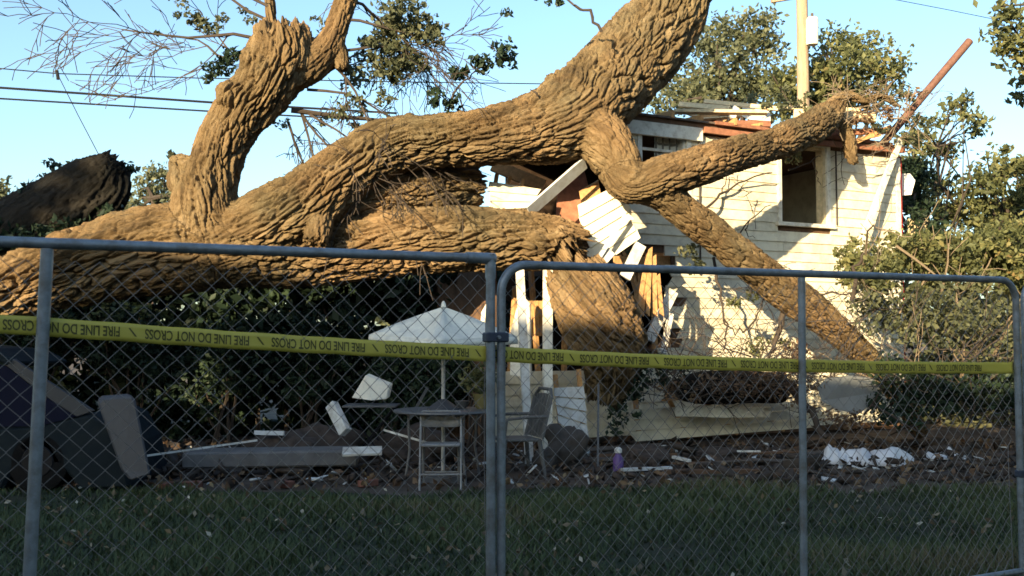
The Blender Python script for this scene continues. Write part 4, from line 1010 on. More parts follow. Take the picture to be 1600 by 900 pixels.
# ================================================================ WIRES AND POLE
pl = empty("utility_pole", (P(1253,0,21.5).x, 21.5, 0), "pale wooden utility pole with a grey transformer rising behind the roof", "utility pole")
b0 = Vector((P(1253,0,21.5).x, 21.5, 0)); ptop = P(1253,-90,21.5)
m = MB(); m.tube([b0, Vector((b0.x, 21.5, ptop.z))], [0.16, 0.115], 14); m.build("pole_shaft", M['pole'], pl, True)
m = MB(); c0 = P(1269,70,21.2); c1 = P(1269,28,21.2); m.tube([c0, c0+Z*0.05, c1-Z*0.05, c1], [0.12,0.13,0.13,0.11], 16); tf = m.build("transformer", M['trim'], pl, True)
m = MB(); m.tube([c1, c1+Z*0.1], 0.03, 8); m.build("bushing", M['stone'], tf)
m = MB(); m.beam(P(1260,48,21.5), P(1266,48,21.3), 0.05, 0.05, Z); m.build("bracket", M['galv'], pl)
m = MB(); m.beam(P(1205,2,21.6), P(1300,-14,21.6), 0.07, 0.07, Z); m.build("crossarm", M['pole'], pl)
m = MB(); m.tube([P(1226,-3,21.6), P(1226,-3,21.6)+Z*0.14],0.035,8); m.build("insulator", M['stone'], pl)
def cable(name, pts, r_, label, mat=M['black']):
    q = [P(*p) for p in pts]
    out = []
    for i in range(len(q)-1):
        for k in range(10): out.append(q[i].lerp(q[i+1], k/10))
    out.append(q[-1])
    m = MB(); m.tube(out, r_, 6); return tag(m.build(name, mat, None, True), label, "cable")
cable("power_cable", [(-260,113,30),(0,137,31),(330,160,32.5),(620,177,34)], 0.036, "thick black cable, middle of the three crossing the left sky")
cable("power_cable", [(-260,133,30),(0,154,31),(330,174,32.5),(620,190,34)], 0.027, "lowest black cable crossing the left sky")
cable("power_cable", [(-260,80,31),(0,107,32),(90,115,32.4),(310,122,33.3),(630,128,34.5),(850,131,35.5),(1200,134,37)], 0.018, "thin topmost cable running across the whole sky behind the tree")
cable("power_cable", [(90,116,32.4),(122,180,31.5),(155,243,30.8)], 0.014, "thin drop wire hanging down from the cable joint towards the stump")
cable("power_cable", [(1350,-10,40),(1480,15,42),(1700,60,45)], 0.014, "hair thin wire in the top right sky")
m = MB(); m.tube([P(89,110,32.35), P(91,124,32.35)], [0.05,0.06], 8); tag(m.build("cable_joint", M['black'], None, True), "small black cable joint where the drop wire leaves the top cable", "connector")

# ================================================================ FENCE
FP = Vector((P(775,500,4.505).x, 4.505, 0)); 
def FW(u, h, off=0.0): return FP + EW*u + Z*h + NW*off
def fuv(x, y, off=0.0):
    p = on_plane(x, y, FP + NW*off, NW); d = p - FP; return d.dot(EW), p.z
RP = 0.0205
def chain_mesh(u0, u1, h0, h1, parent, off):
    """woven diamond mesh: every wire zigzags upward and hooks round its neighbour"""
    m = MB(); W_ = 0.0415; H_ = 0.041; r_ = 0.0024
    V = []; Fc = []
    ncol = int((u1-u0)/W_); nrow = int((h1-h0)/H_)
    cs = np.array([(1,0),(0,1),(-1,0),(0,-1)], float)*r_
    e = np.array(EW); n_ = np.array(NW); z = np.array(Z); o = np.array(FP)
    for c in range(ncol+1):
        k = np.arange(nrow+1); uu = u0 + c*W_ + np.where((k + c) % 2 == 0, -0.001, W_ + 0.001) ; hh = h0 + k*H_
        ww = off + 0.004*np.where(k % 2 == 0, 1, -1)*0.6 + 0.012*np.sin(uu*3.1)*np.sin(hh*2.3)
        uu = uu + 0.006*np.sin(hh*3+1.3) + NP.normal(size=len(k))*0.0012
        g_ = uu < u1
        uu, hh, ww = uu[g_], hh[g_], ww[g_]
        if len(uu) < 2: continue
        cen = o + uu[:,None]*e + hh[:,None]*z + ww[:,None]*n_
        v = cen[:,None,:] + cs[None,:,0,None]*e*0.8 + cs[None,:,0,None]*z*0.6*0 + cs[None,:,1,None]*n_ 
        b = sum(len(x) for x in V); V.append(v.reshape(-1,3))
        i = b + np.arange(len(uu)*4).reshape(-1,4)
        Fc.append(np.stack([i[:-1], np.roll(i[:-1],-1,1), np.roll(i[1:],-1,1), i[1:]], -1).reshape(-1,4))
    return tag(mesh_np("chain_link_mesh", np.vstack(V), np.vstack(Fc), M['wire'], parent), kind='stuff')
S_ = 1.829
# left panel: square corners
lp = empty("chain_link_fence", tuple(FW(-S_, 0)), "left chain link fence panel with square welded corners", "fence", "temporary chain link fence panels")
UL, UR = -2*S_-0.03, -0.028
HTL = fuv(72,380)[1]
def tubepart(name, pts, r_, parent, mat=None, n=12):
    m = MB(); m.tube(pts, r_, n); return m.build(name, mat or M['galv'], parent, True)
hl, hr = HTL, fuv(770,404)[1]
def hline(u): return hl + (hr-hl)*(u+S_)/(S_)
tubepart("top_rail", [FW(UL, hline(UL)), FW(UR, hline(UR))], RP, lp)
tubepart("bottom_rail", [FW(UL, 0.10), FW(UR, 0.10)], RP*0.9, lp)
u_t, u_b = fuv(74,388), fuv(46,900)
tl_ = FW(u_t[0], hline(u_t[0])-RP); bt = FW(u_b[0], u_b[1]); dn = (bt-tl_).normalized(); bt = tl_ + dn*((tl_.z-0.02)/-dn.z)
tubepart("brace_post", [tl_, bt], RP*1.12, lp)
tubepart("end_post", [FW(UR, hline(UR)+0.012), FW(UR+0.006, 0.0)], RP*1.05, lp)
tubepart("end_post", [FW(UL, hline(UL)+0.012), FW(UL, 0.0)], RP*1.05, lp)
m = MB(); m.tube([FW(UR-0.12, hline(UR)), FW(UR+0.02, hline(UR))], RP*1.22, 12); m.tube([FW(UR, hline(UR)+0.02), FW(UR, hline(UR)-0.09)], RP*1.2, 12); m.build("corner_fitting", M['galv'], lp, True)
chain_mesh(UL, UR, 0.11, HTL-0.02, lp, -0.030)
# right panel: bent round corners
rp_ = empty("chain_link_fence", tuple(FW(S_, 0)), "right chain link fence panel with rounded pipe corners", "fence", "temporary chain link fence panels")
u0 = fuv(783,470)[0]; u1 = fuv(1588,500)[0]; h0_, h1_ = fuv(820,414)[1], fuv(1560,437)[1]
def arc(uc, hc, r_, a0, a1, n=8): return [FW(uc + r_*math.cos(a0+(a1-a0)*i/n), hc + r_*math.sin(a0+(a1-a0)*i/n)) for i in range(n+1)]
RC = 0.13
path = [FW(u0,0.0), FW(u0, 0.9)] + arc(u0+RC, h0_-RC, RC, math.pi, math.pi/2) + [FW((u0+u1)/2, (h0_+h1_)/2)] + arc(u1-RC, h1_-RC, RC, math.pi/2, 0) + [FW(u1, 0.9), FW(u1, 0.0)]
tubepart("pipe_frame", path, RP*1.0, rp_)
tubepart("bottom_rail", [FW(u0, 0.10), FW(u1, 0.10)], RP*0.9, rp_)
um = fuv(1254,600)[0]
tubepart("brace_post", [FW(um+0.004, (h0_+h1_)/2-RP), FW(um-0.012, 0.1)], RP*0.95, rp_)
chain_mesh(u0+0.01, u1-0.01, 0.11, h0_-0.02, rp_, -0.030)
# the next panel begins at the right edge of the picture
np_ = empty("chain_link_fence", tuple(FW(u1+1.9, 0)), "chain link fence panel just entering at the right edge of the picture", "fence", "temporary chain link fence panels")
un = u1 + 0.075
path = [FW(un,0.0), FW(un, 0.9)] + arc(un+RC, h1_-RC, RC, math.pi, math.pi/2) + [FW(un+3.5, h1_), FW(un+3.6, h1_-0.1), FW(un+3.6, 0.0)]
tubepart("pipe_frame", path, RP, np_)
tubepart("bottom_rail", [FW(un, 0.10), FW(un+3.6, 0.10)], RP*0.9, np_)
chain_mesh(un+0.01, un+3.5, 0.11, h1_-0.02, np_, -0.030)
cu = (UR+u0)/2
for y_, lab in ((527,"dark bolted clamp joining the two fence panels at tape height"),):
    hh = fuv(775,y_)[1]
    cl_ = empty("fence_clamp", tuple(FW(cu, hh)), lab, "clamp")
    m = MB(); m.obox(FW(UR-0.03, hh-0.022, 0.026), EW*(u0-UR+0.06), -NW*0.052, Z*0.044); m.build("strap", M['clamp'], cl_, False, 0.006)
    m = MB(); m.tube([FW(cu, hh, 0.04), FW(cu, hh, -0.04)], 0.008, 6); m.build("bolt", M['galv'], cl_)
for u_, hh in ((un-0.038, fuv(1595,740)[1]),):
    cl_ = empty("fence_clamp", tuple(FW(u_, hh)), "small clamp on the rightmost fence posts", "clamp")
    m = MB(); m.obox(FW(u_-0.06, hh-0.022, 0.026), EW*0.12, -NW*0.052, Z*0.044); m.build("strap", M['clamp'], cl_, False, 0.006)

# ---------------------------------------------------------------- barrier tape, printed upside down
tp = empty("barrier_tape", tuple(FW(0, 0)), "yellow fire line tape strung upside down along the whole fence", "tape")
TOFF = -0.0245
pxs = [(-160,495),(-60,502),(0,506),(150,516),(300,527),(450,536.5),(600,545),(770,553),(900,559.5),(1060,566),(1250,571.5),(1420,574.5),(1583,575)]
tu = []
for x, y in pxs: tu.append(fuv(x, y, TOFF))
TU = np.array([a for a,_ in tu]); TH = np.array([b for _,b in tu])
def smooth_interp(u):
    k = 0.22
    return float(np.mean([np.interp(u + d, TU, TH) for d in np.linspace(-k, k, 7)]))
TW = 0.0690
us = np.linspace(TU[0], TU[-1], 420)
def tape_pt(u, s, lift=0.0):
    """s in -0.5..0.5 across the tape"""
    hc = smooth_interp(u)
    wob = 0.004*math.sin(u*7.3) + 0.003*math.sin(u*17.1+1)
    tilt = 0.10*math.sin(u*2.7) + 0.06*math.sin(u*6.1+2)
    return FW(u, hc + s*TW*math.cos(tilt) + 0.001*math.sin(u*23), TOFF + wob*0.4 + lift + s*TW*math.sin(tilt)*0.25 + 0.0009*math.sin(u*31+s*6))
ss = np.linspace(-0.5, 0.5, 5)
v = [tuple(tape_pt(u, s)) for u in us for s in ss]
i = np.arange(len(us)*5).reshape(-1,5)
f = np.stack([i[:-1,:-1], i[1:,:-1], i[1:,1:], i[:-1,1:]], -1).reshape(-1,4)
o = mesh_np("tape_film", v, f, M['tape'], tp, True)
md = o.modifiers.new("thick", 'SOLIDIFY'); md.thickness = 0.0004
fc = bpy.data.curves.new("lettering", 'FONT'); fc.body = "FIRE LINE DO NOT CROSS"; fc.size = 1.0; fc.offset = 0.02
fo = bpy.data.objects.new("lettering", fc); COL.objects.link(fo)
dg = bpy.context.evaluated_depsgraph_get()
lm_ = bpy.data.meshes.new_from_object(fo.evaluated_get(dg)); bpy.data.objects.remove(fo)
bm = bmesh.new(); bm.from_mesh(lm_)
bmesh.ops.triangulate(bm, faces=bm.faces)
lv_ = np.array([tuple(x.co)[:2] for x in bm.verts]); lfc = np.array([[x.index for x in q.verts] for q in bm.faces]); bm.free()
lv_ -= lv_.min(0); ext = lv_.max(0)
PER = 0.485; TXT = 0.395; LH = TW*0.56
ph0 = fuv(570,540,TOFF)[0] - TXT      # a phrase whose F sits at x = 570
k0 = int((TU[0]-ph0)/PER) - 1
for k in range(k0, k0+16):
    ua = ph0 + k*PER
    if ua < TU[0]+0.02 or ua + TXT > TU[-1]-0.01: continue
    pts = [tuple(tape_pt(ua + (1-x)*TXT, (0.5-y)*LH/TW, 0.0016)) for x, y in lv_/ext]
    tag(mesh_np("lettering", pts, lfc[:, ::-1], M['ink'], tp), kind='stuff')
    if ua - 0.05 > TU[0]:
        q = [tape_pt(ua-0.06, 0.25, 0.0016), tape_pt(ua-0.053, 0.25, 0.0016), tape_pt(ua-0.028, -0.2, 0.0016), tape_pt(ua-0.036, -0.2, 0.0016)]
        mesh_np("printed_tick", [tuple(z_) for z_ in q], np.array([[0,1,2],[0,2,3]]), M['ink'], tp)

# ================================================================ PATIO THINGS
UD = 10.75
um_c = P(697,645,UD)
um_ = empty("patio_umbrella", (um_c.x, UD, 0), "square off white patio umbrella standing through the round table", "umbrella")
apex = P(693,479,UD); rz_ = P(0,530,UD).z - 0.02
cen = Vector((apex.x, UD, 0)); hd = 0.80
cor = [cen + Vector((-hd, 0.05, 1.55)), cen + Vector((-0.02, -hd, 1.475)), cen + Vector((hd*0.98, -0.04, 1.53)), cen + Vector((0.05, hd, 1.56))]
v = []; f = []; NS = 9
for sct in range(4):
    a, b = cor[sct], cor[(sct+1)%4]
    base = len(v)
    for i in range(NS):
        t = i/(NS-1)
        for j in range(NS):
            s = j/(NS-1)
            e = a.lerp(b, s); e.z -= 0.0; e = e + (cen - Vector((e.x,e.y,0)))*(0.10*math.sin(math.pi*s)); e.z = a.lerp(b,s).z
            p = apex.lerp(e, t); p.z -= 0.07*math.sin(math.pi*t)*math.sin(math.pi*s) - 0.012*math.sin(math.pi*t)
            v.append(tuple(p))
    for i in range(NS-1):
        for j in range(NS-1):
            k = base + i*NS + j; f.append((k, k+NS, k+NS+1, k+1))
o = mesh_np("canopy", v, f, M['canvas'], um_, True); md = o.modifiers.new("thick",'SOLIDIFY'); md.thickness = 0.004
for sct in range(4):
    a, b = cor[sct], cor[(sct+1)%4]; v = []; f = []
    for j in range(13):
        s = j/12; e = a.lerp(b, s); z0 = e.z; e = e + (cen - Vector((e.x,e.y,0)))*(0.10*math.sin(math.pi*s)); e.z = z0 - 0.002
        out = (Vector((e.x,e.y,0)) - cen).normalized()*0.012
        v += [tuple(e + out*0.3), tuple(e + out + Vector((0,0,-0.075 - 0.006*math.sin(s*9))))]
    for j in range(12): f.append((2*j, 2*j+1, 2*j+3, 2*j+2))
    o = mesh_np("valance", v, f, M['canvas'], um_, True); md = o.modifiers.new("thick",'SOLIDIFY'); md.thickness = 0.003
m = MB(); m.tube([cen + Vector((0,0,0.02)), cen + Vector((0,0,apex.z-0.03))], 0.021, 12); m.build("pole", M['metal_white'], um_, True)
for q in cor:
    m = MB(); m.tube([apex - Vector((0,0,0.045)), q - Vector((0,0,0.012))], 0.008, 6); m.build("rib", M['metal_white'], um_)
m = MB(); m.tube([apex - Z*0.01, apex + Z*0.03, apex + Z*0.06], [0.03,0.025,0.008], 10); m.build("finial", M['trim'], um_, True)
m = MB(); m.tube([cen, cen+Z*0.06, cen+Z*0.09], [0.22,0.21,0.05], 20); m.build("base", M['concrete'], um_, True)
tb_ = empty("patio_table", (cen.x, UD, 0), "round grey patio table under the umbrella", "table")
th = P(690,640,UD).z
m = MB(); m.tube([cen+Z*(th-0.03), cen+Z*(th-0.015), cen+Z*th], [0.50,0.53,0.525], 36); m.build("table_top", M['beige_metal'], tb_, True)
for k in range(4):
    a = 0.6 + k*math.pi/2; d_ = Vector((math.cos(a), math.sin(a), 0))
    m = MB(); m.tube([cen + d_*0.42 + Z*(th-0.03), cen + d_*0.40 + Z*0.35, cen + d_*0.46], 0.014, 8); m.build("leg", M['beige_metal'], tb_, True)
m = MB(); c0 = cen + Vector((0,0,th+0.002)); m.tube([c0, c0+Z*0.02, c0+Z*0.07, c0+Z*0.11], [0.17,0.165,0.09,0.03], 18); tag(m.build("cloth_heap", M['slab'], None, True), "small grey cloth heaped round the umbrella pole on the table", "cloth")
pc = P(757,636,10.9); pc.z = th + 0.002
pp = empty("potted_plant", tuple(pc), "squat olive pot with yellowish plant at the right of the table", "plant pot")
m = MB(); m.tube([pc, pc+Z*0.02, pc+Z*0.14, pc+Z*0.16, pc+Z*0.155, pc+Z*0.12], [0.085,0.10,0.125,0.135,0.115,0.11], 20); m.build("pot", M['terracotta'], pp, True)
leaf_cloud("leaves", [(tuple(pc+Z*0.27), (0.16,0.15,0.15))], 260, 0.07, M['leaf_olive'], pp, 77, 0.07, 14, 0.1)
pc = P(722,634,11.0); pc.z = th + 0.002
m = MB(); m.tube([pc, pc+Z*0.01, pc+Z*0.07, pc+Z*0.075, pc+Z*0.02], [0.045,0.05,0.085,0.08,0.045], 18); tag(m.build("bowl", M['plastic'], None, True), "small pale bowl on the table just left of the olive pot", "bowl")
# folding chair facing the camera
def folding_chair(loc, rz, label, mat):
    t = empty("folding_chair", (0,0,0), label, "chair")
    W_ = 0.205
    for s in (-1, 1):
        m = MB(); m.tube([Vector((s*W_,-0.24,0)), Vector((s*W_,-0.10,0.40)), Vector((s*W_,0.06,0.72)), Vector((s*W_*0.92,0.085,0.76))], 0.011, 8); m.build("front_leg", mat, t, True)
        m = MB(); m.tube([Vector((s*(W_-0.025),0.22,0)), Vector((s*(W_-0.025),0.04,0.36)), Vector((s*(W_-0.025),-0.05,0.43))], 0.010, 8); m.build("rear_leg", mat, t, True)
    for q0, q1, nm in (((-W_,-0.185,0.15),(W_,-0.185,0.15),"front_stretcher"),((-W_+0.025,0.16,0.13),(W_-0.025,0.16,0.13),"rear_stretcher"),((-W_*0.92,0.085,0.76),(W_*0.92,0.085,0.76),"top_tube")):
        m = MB(); m.tube([Vector(q0), Vector(q1)], 0.010, 8); m.build(nm, mat, t, True)
    m = MB(); m.plate([Vector((-0.19,-0.20,0.425)),Vector((0.19,-0.20,0.425)),Vector((0.195,-0.06,0.43)),Vector((0.17,0.15,0.415)),Vector((-0.17,0.15,0.415)),Vector((-0.195,-0.06,0.43))], (0,0,0.028)); m.build("seat", mat, t, False, 0.008)
    v = []; f = []
    for j in range(13):
        a = -1 + 2*j/12
        for i, hh in enumerate((0.60,0.66,0.72,0.755)):
            rd = 0.02*(abs(a)**6)*(1 if i in (0,3) else 0)*(1 if i == 0 else -1)
            v.append((a*W_*1.0, 0.05 + 0.06*(hh-0.6)/0.155 + 0.035*(1-a*a), hh + rd))
    for j in range(12):
        for i in range(3): k = j*4+i; f.append((k, k+4, k+5, k+1))
    o = mesh_np("backrest", v, f, mat, t, True); md = o.modifiers.new("thick",'SOLIDIFY'); md.thickness = 0.012
    t.location = loc; t.rotation_euler = (0,0,rz)
    return t
cp = P(688,762,10.25)
folding_chair((cp.x, 10.3, 0), R(3), "beige metal folding chair facing the fence in front of the table", M['chair'])
# high backed resin chair seen from behind the fence joint
def resin_chair(loc, rz, label):
    t = empty("resin_chair", (0,0,0), label, "chair")
    for sx in (-1,1):
        for sy in (-1,1):
            m = MB(); m.tube([Vector((sx*0.20,sy*0.20,0.40)), Vector((sx*0.25,sy*0.25,0))], [0.028,0.018], 8); m.build("leg", M['plastic'], t, True)
    m = MB(); m.plate([Vector((-0.23,-0.23,0.40)),Vector((0.23,-0.23,0.40)),Vector((0.22,0.22,0.39)),Vector((-0.22,0.22,0.39))],(0,0,0.03)); m.build("seat", M['plastic'], t, False, 0.01)
    for k in range(5):
        x = -0.17 + k*0.085
        m = MB(); m.plate([Vector((x-0.03,0.21,0.43)),Vector((x+0.03,0.21,0.43)),Vector((x*1.1+0.03,0.33,0.90 - 0.3*x*x)),Vector((x*1.1-0.03,0.33,0.90 - 0.3*x*x))],(0,0.014,0.004)); m.build("back_slat", M['plastic'], t)
    m = MB(); m.tube([Vector((-0.25,0.21,0.42)), Vector((-0.25,0.32,0.86)), Vector((-0.16,0.35,0.95)), Vector((0.16,0.35,0.95)), Vector((0.25,0.32,0.86)), Vector((0.25,0.21,0.42))], 0.02, 8); m.build("back_frame", M['plastic'], t, True)
    for s in (-1,1):
        m = MB(); m.tube([Vector((s*0.25,0.27,0.66)), Vector((s*0.28,0.0,0.66)), Vector((s*0.27,-0.2,0.64)), Vector((s*0.23,-0.22,0.42))], 0.018, 8); m.build("arm", M['plastic'], t, True)
    t.location = loc; t.rotation_euler = (0,0,rz)
    return t
cp = P(806,738,11.1)
resin_chair((cp.x, 11.1, 0), R(-70), "pale high backed resin chair right of the fence joint")

# ================================================================ WRECKED CAR AND DEBRIS
def gp(x, y, d, h): p = P(x, y, d); p.z = h; return p
CD = 9.95
def cpx(x, y, d=CD): return P(x, y, d)
car = empty("wrecked_car", tuple(Vector((cpx(40,770).x, CD+0.7, 0))), "crushed dark teal car with a dark side window behind the left fence post", "car")
def prism(name, pts, back, mat, parent, bevel=0.02):
    m = MB(); m.plate([cpx(*p) for p in pts], back); return m.build(name, mat, parent, False, bevel)
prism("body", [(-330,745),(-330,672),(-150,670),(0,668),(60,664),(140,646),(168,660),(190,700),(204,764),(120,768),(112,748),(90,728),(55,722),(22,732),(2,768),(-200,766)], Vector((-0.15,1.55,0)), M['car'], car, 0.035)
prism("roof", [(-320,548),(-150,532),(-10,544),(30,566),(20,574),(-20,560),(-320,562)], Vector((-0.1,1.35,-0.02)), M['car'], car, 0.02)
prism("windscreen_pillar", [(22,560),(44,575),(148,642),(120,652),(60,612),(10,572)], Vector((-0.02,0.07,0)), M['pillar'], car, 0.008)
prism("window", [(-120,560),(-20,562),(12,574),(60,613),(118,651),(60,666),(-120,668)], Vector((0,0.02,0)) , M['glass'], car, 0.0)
prism("rear_pillar", [(-150,552),(-118,556),(-122,670),(-160,670)], Vector((-0.02,0.07,0)), M['pillar'], car, 0.008)
m = MB()
for k in range(26):
    x, y = 36+rng.uniform(-16,14), 606+rng.uniform(-18,18)+rng.uniform(-4,4)
    a = cpx(x, y, CD+0.046); m.obox(a, (0.02,0,0.006), (0,0.004,0), (0.004,0,0.014+rng.uniform(0,.012)))
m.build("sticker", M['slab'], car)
for wx, dd in ((58, 0.10), (58, 1.35)):
    c0 = cpx(wx, 755, CD) + Vector((-0.02*dd, dd, 0)); c0.z = 0.30
    tm = MB(); tm.tube([c0-Vector((0,0.10,0)), c0-Vector((0,0.085,0)), c0+Vector((0,0.085,0)), c0+Vector((0,0.10,0))], [0.26,0.30,0.30,0.26], 24); ty = tm.build("wheel", M['rubber'], car, True)
    tm = MB(); tm.tube([c0-Vector((0,0.112,0)), c0-Vector((0,0.09,0))], [0.15,0.17], 20); tm.build("rim", M['black'], ty, True)
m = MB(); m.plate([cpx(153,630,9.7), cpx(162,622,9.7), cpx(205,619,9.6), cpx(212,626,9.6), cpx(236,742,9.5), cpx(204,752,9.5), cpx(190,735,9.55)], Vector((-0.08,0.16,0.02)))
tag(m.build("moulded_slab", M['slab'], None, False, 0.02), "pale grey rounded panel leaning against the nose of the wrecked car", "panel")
def slabbox(name, a, b, w_, t_, mat, label, cat, group=None, up=Vector((0,-0.2,0.98)), bevel=0.006):
    m = MB(); m.beam(P(*a), P(*b), w_, t_, up); return tag(m.build(name, mat, None, False, bevel), label, cat, group)
slabbox("concrete_step", (292,716,11.0), (560,712,11.2), 0.5, 0.17, M['concrete'], "long low concrete step on the bare ground behind the left fence panel", "step", None, Z, 0.02)
for i, (x, y, d, lab) in enumerate(((445,752,10.25,"reddish brick in front of the concrete step left of the chair"),(300,757,10.2,"dull red brick near the pale rounded panel"),(575,752,10.3,"reddish brick between concrete step and folding chair"),(258,764,10.1,"half buried red brick beside the rounded panel"))):
    p = P(x, y, d); p.z = 0.04; m = MB(); q = Vector((math.cos(i*0.7-0.6), math.sin(i*0.7-0.6), 0))
    m.beam(p - q*0.10, p + q*0.10, 0.10, 0.065, Z); tag(m.build("brick", M['brick'], None, False, 0.006), lab, "brick", "loose bricks along the lawn edge")
board("thin_stick", (230,712,10.6), (402,688,11.2), 0.022, 0.018, M['white'], "long thin white stick lying between the rounded panel and the step", "stick")
board("thin_stick", (600,672,10.9), (668,692,10.7), 0.022, 0.018, M['white'], "short white stick slanting down behind the folding chair", "stick")
ty_ = empty("tray_table", tuple(gp(581,700,12.2,0)), "small dark tray table with a thin grey edge under the triangular scrap", "table")
c0 = P(581,632,12.2); hx = 41*12.2/F_PX
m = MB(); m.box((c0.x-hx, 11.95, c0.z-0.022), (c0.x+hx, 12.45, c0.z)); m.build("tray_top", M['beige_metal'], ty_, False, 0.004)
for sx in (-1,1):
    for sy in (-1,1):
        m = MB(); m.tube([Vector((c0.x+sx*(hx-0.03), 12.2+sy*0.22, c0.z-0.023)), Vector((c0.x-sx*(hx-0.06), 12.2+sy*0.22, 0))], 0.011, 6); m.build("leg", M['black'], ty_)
board("thin_stick", (640,655,11.4), (668,606,11.6), 0.03, 0.03, M['plastic'], "pale stick slanting up left of the umbrella pole", "stick")
board("thin_stick", (398,676,11.7), (444,677,11.6), 0.05, 0.03, M['grey_board'], "short grey slat lying left of the leaning white box", "slat")
m = MB(); m.beam(P(518,632,11.5), P(540,676,11.3), 0.13, 0.10, Vector((-0.55,-0.8,0.2))); tag(m.build("white_box", M['white'], None, False, 0.008), "narrow white box leaning over left of the folding chair", "box")
m = MB(); m.beam(P(535,706,10.75), P(597,704,10.8), 0.17, 0.03, Vector((0,-0.35,0.94))); tag(m.build("white_tile", M['white'], None, False, 0.004), "flat white board lying on the end of the concrete step", "board")
m = MB(); m.plate([P(549,622,12.2), P(571,586,12.2), P(609,602,12.2), P(604,624,12.15), P(580,626,12.1)], Vector((0.03,0.09,0.02))); tag(m.build("white_scrap", M['canvas'], None, False, 0.01), "triangular whitish scrap of board in the shadows left of the umbrella pole", "scrap")
# stones, bottle and dark box in front of the lower wall
def rock(name, c, rr, mat, label, seed, cat="rock"):
    bm = bmesh.new(); bmesh.ops.create_icosphere(bm, subdivisions=4, radius=1.0)
    co = np.array([tuple(x.co) for x in bm.verts]); k = 1 + 0.75*fbm(co*1.3+seed, seed, 3) + 0.14*vnoise(co*5, seed) + 0.06*vnoise(co*11, seed)
    for x, q, s in zip(bm.verts, co, k): x.co = Vector(c) + Vector((q[0]*rr[0]*s, q[1]*rr[1]*s, max(-0.9, q[2])*rr[2]*s))
    me = bpy.data.meshes.new(name); bm.to_mesh(me); bm.free()
    return tag(link(name, me, mat, None, True), label, cat)
rock("earth_heap", gp(470,700,12.0,0.12), (0.75,0.42,0.36), M['dirt'], "low dark heap of earth behind the concrete step carrying the leaning white box", 15, "heap")
rock("earth_heap", gp(640,700,12.3,0.10), (0.6,0.4,0.30), M['dirt'], "brown heap of earth and wreckage behind the folding chair", 17, "heap")
rock("rock", gp(885,690,11.9,0.20), (0.27,0.2,0.28), M['stone'], "brown grey rock at the foot of the porch post", 5)
rock("rock", gp(852,712,11.6,0.12), (0.13,0.12,0.14), M['stone'], "small dark stone left of the brown grey rock", 6)
rock("rock", gp(1010,708,11.9,0.11), (0.26,0.18,0.15), M['dirt'], "low brown clod right of the purple bottle", 8)
rock("rock", gp(1120,705,12.4,0.07), (0.3,0.2,0.10), M['dirt'], "flat earth lump below the run of fallen siding", 9)
bc = gp(966,722,11.3,0.0)
bo = empty("bottle", tuple(bc), "purple bottle with a round white cap on the bare ground", "bottle")
m = MB(); m.tube([bc, bc+Z*0.01, bc+Z*0.17, bc+Z*0.21, bc+Z*0.23], [0.05,0.06,0.06,0.035,0.03], 16); m.build("bottle_body", M['purple'], bo, True)
m = MB(); m.tube([bc+Z*0.23, bc+Z*0.235, bc+Z*0.275, bc+Z*0.295], [0.03,0.042,0.042,0.02], 14); m.build("cap", M['white'], bo, True)
board("thin_stick", (935,600,11.9), (934,730,11.6), 0.02, 0.018, M['beige_metal'], "thin upright stake between the rock and the purple bottle", "stake")
board("ground_plank", (972,734,11.0), (1048,731,11.2), 0.08, 0.03, M['grey_board'], "pale plank lying flat on the soil right of the purple bottle", "plank", None, Z)
board("ground_plank", (1052,714,11.8), (1078,720,11.6), 0.05, 0.03, M['white'], "small white strip on the soil below the fallen siding", "strip", None, Z)
board("ground_plank", (1152,705,12.2), (1188,705,12.2), 0.04, 0.02, M['white'], "thin white sliver lying under the middle of the fallen siding", "strip", None, Z)
board("ground_plank", (1040,737,11.0), (1260,735,11.2), 0.12, 0.04, M['sheath'], "long dark plank flat along the lawn edge in the middle", "plank", None, Z)
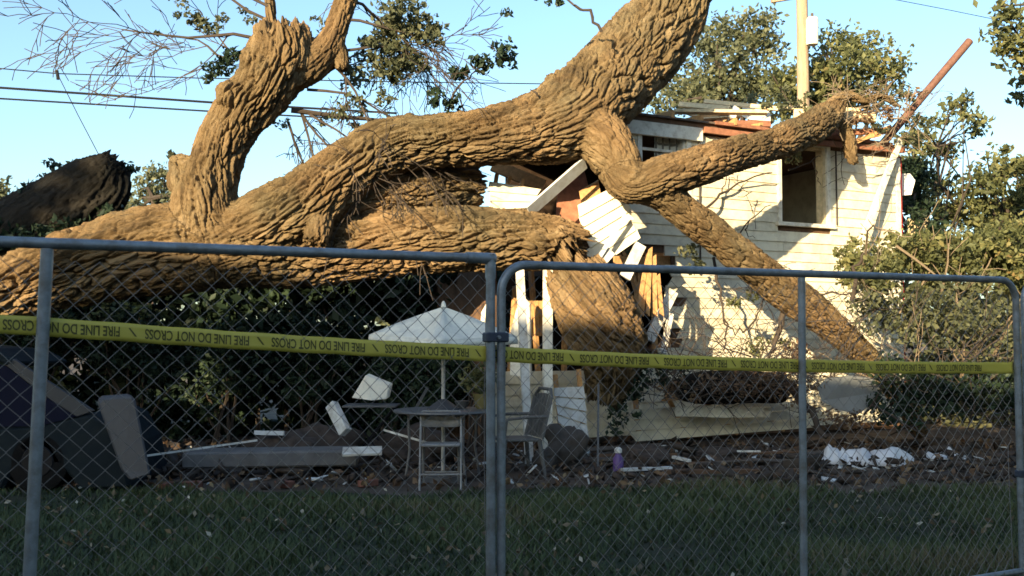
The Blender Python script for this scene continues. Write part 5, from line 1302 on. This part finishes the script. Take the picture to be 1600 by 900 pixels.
# crumpled white sheeting at the lawn edge
def sheet(name, x0, x1, y, d, depth, hgt, label, seed, nx=44, ny=18):
    a = gp(x0, y, d, 0); b = gp(x1, y, d, 0); V = []; rg = np.random.default_rng(seed)
    U, W_ = np.meshgrid(np.linspace(0,1,nx), np.linspace(0,1,ny))
    q = np.stack([U.ravel()*6, W_.ravel()*3, 0*U.ravel()], -1)
    hh = np.abs(fbm(q*0.55 + 1.0*fbm(q*0.4, seed, 2)[:,None], seed+1, 2))*2.2 + 0.35*np.abs(fbm(q*1.6, seed+2, 2))
    env = np.clip(np.sin(np.pi*U.ravel()**0.8), 0, 1)**0.6 * np.clip(np.sin(np.pi*W_.ravel()), 0, 1)**0.5
    ex = fbm(q*1.5, seed+3, 2)*0.12; ey = fbm(q*1.4, seed+4, 2)*0.2
    X = a.x + (b.x-a.x)*(U.ravel()+ex*0.5); Y = d + (W_.ravel()-0.5+ey*0.5)*depth*(0.35+0.65*np.sin(np.pi*U.ravel())); H = 0.02 + hgt*env*(0.25+hh)
    i = np.arange(nx*ny).reshape(ny,nx)
    f = np.stack([i[:-1,:-1], i[:-1,1:], i[1:,1:], i[1:,:-1]], -1).reshape(-1,4)
    o = mesh_np(name, np.stack([X,Y,H],-1), f, M['cloth'], None, False); md = o.modifiers.new("thick",'SOLIDIFY'); md.thickness = 0.003
    return tag(o, label, "sheet")
sheet("crumpled_sheet", 1300, 1428, 712, 12.2, 0.8, 0.21, "large crumpled white plastic sheet at the lawn edge on the right", 3)
sheet("crumpled_sheet", 1284, 1330, 712, 12.1, 0.3, 0.22, "small peaked white scrap touching the left of the large sheet", 4, 20, 10)
sheet("crumpled_sheet", 1440, 1514, 703, 12.6, 0.3, 0.10, "thin strip of white scraps right of the large crumpled sheet", 6, 30, 10)
m = MB(); c0 = P(1417,288,17.2)
m.plate([P(1404,272,17.3),P(1422,271,17.3),P(1430,282,17.2),P(1424,304,17.2),P(1404,306,17.3)], Vector((0.01,0.04,0))); tag(m.build("hanging_cloth", M['cloth']), "white cloth hanging just off the right corner of the house", "cloth")
m = MB(); m.plate([P(1418,342,17.6),P(1450,340,17.8),P(1450,366,17.8),P(1418,368,17.6)], Vector((0.1,0.4,0))); tag(m.build("meter_box", M['pale_lumber']), "small tan box beyond the right corner of the house", "box")
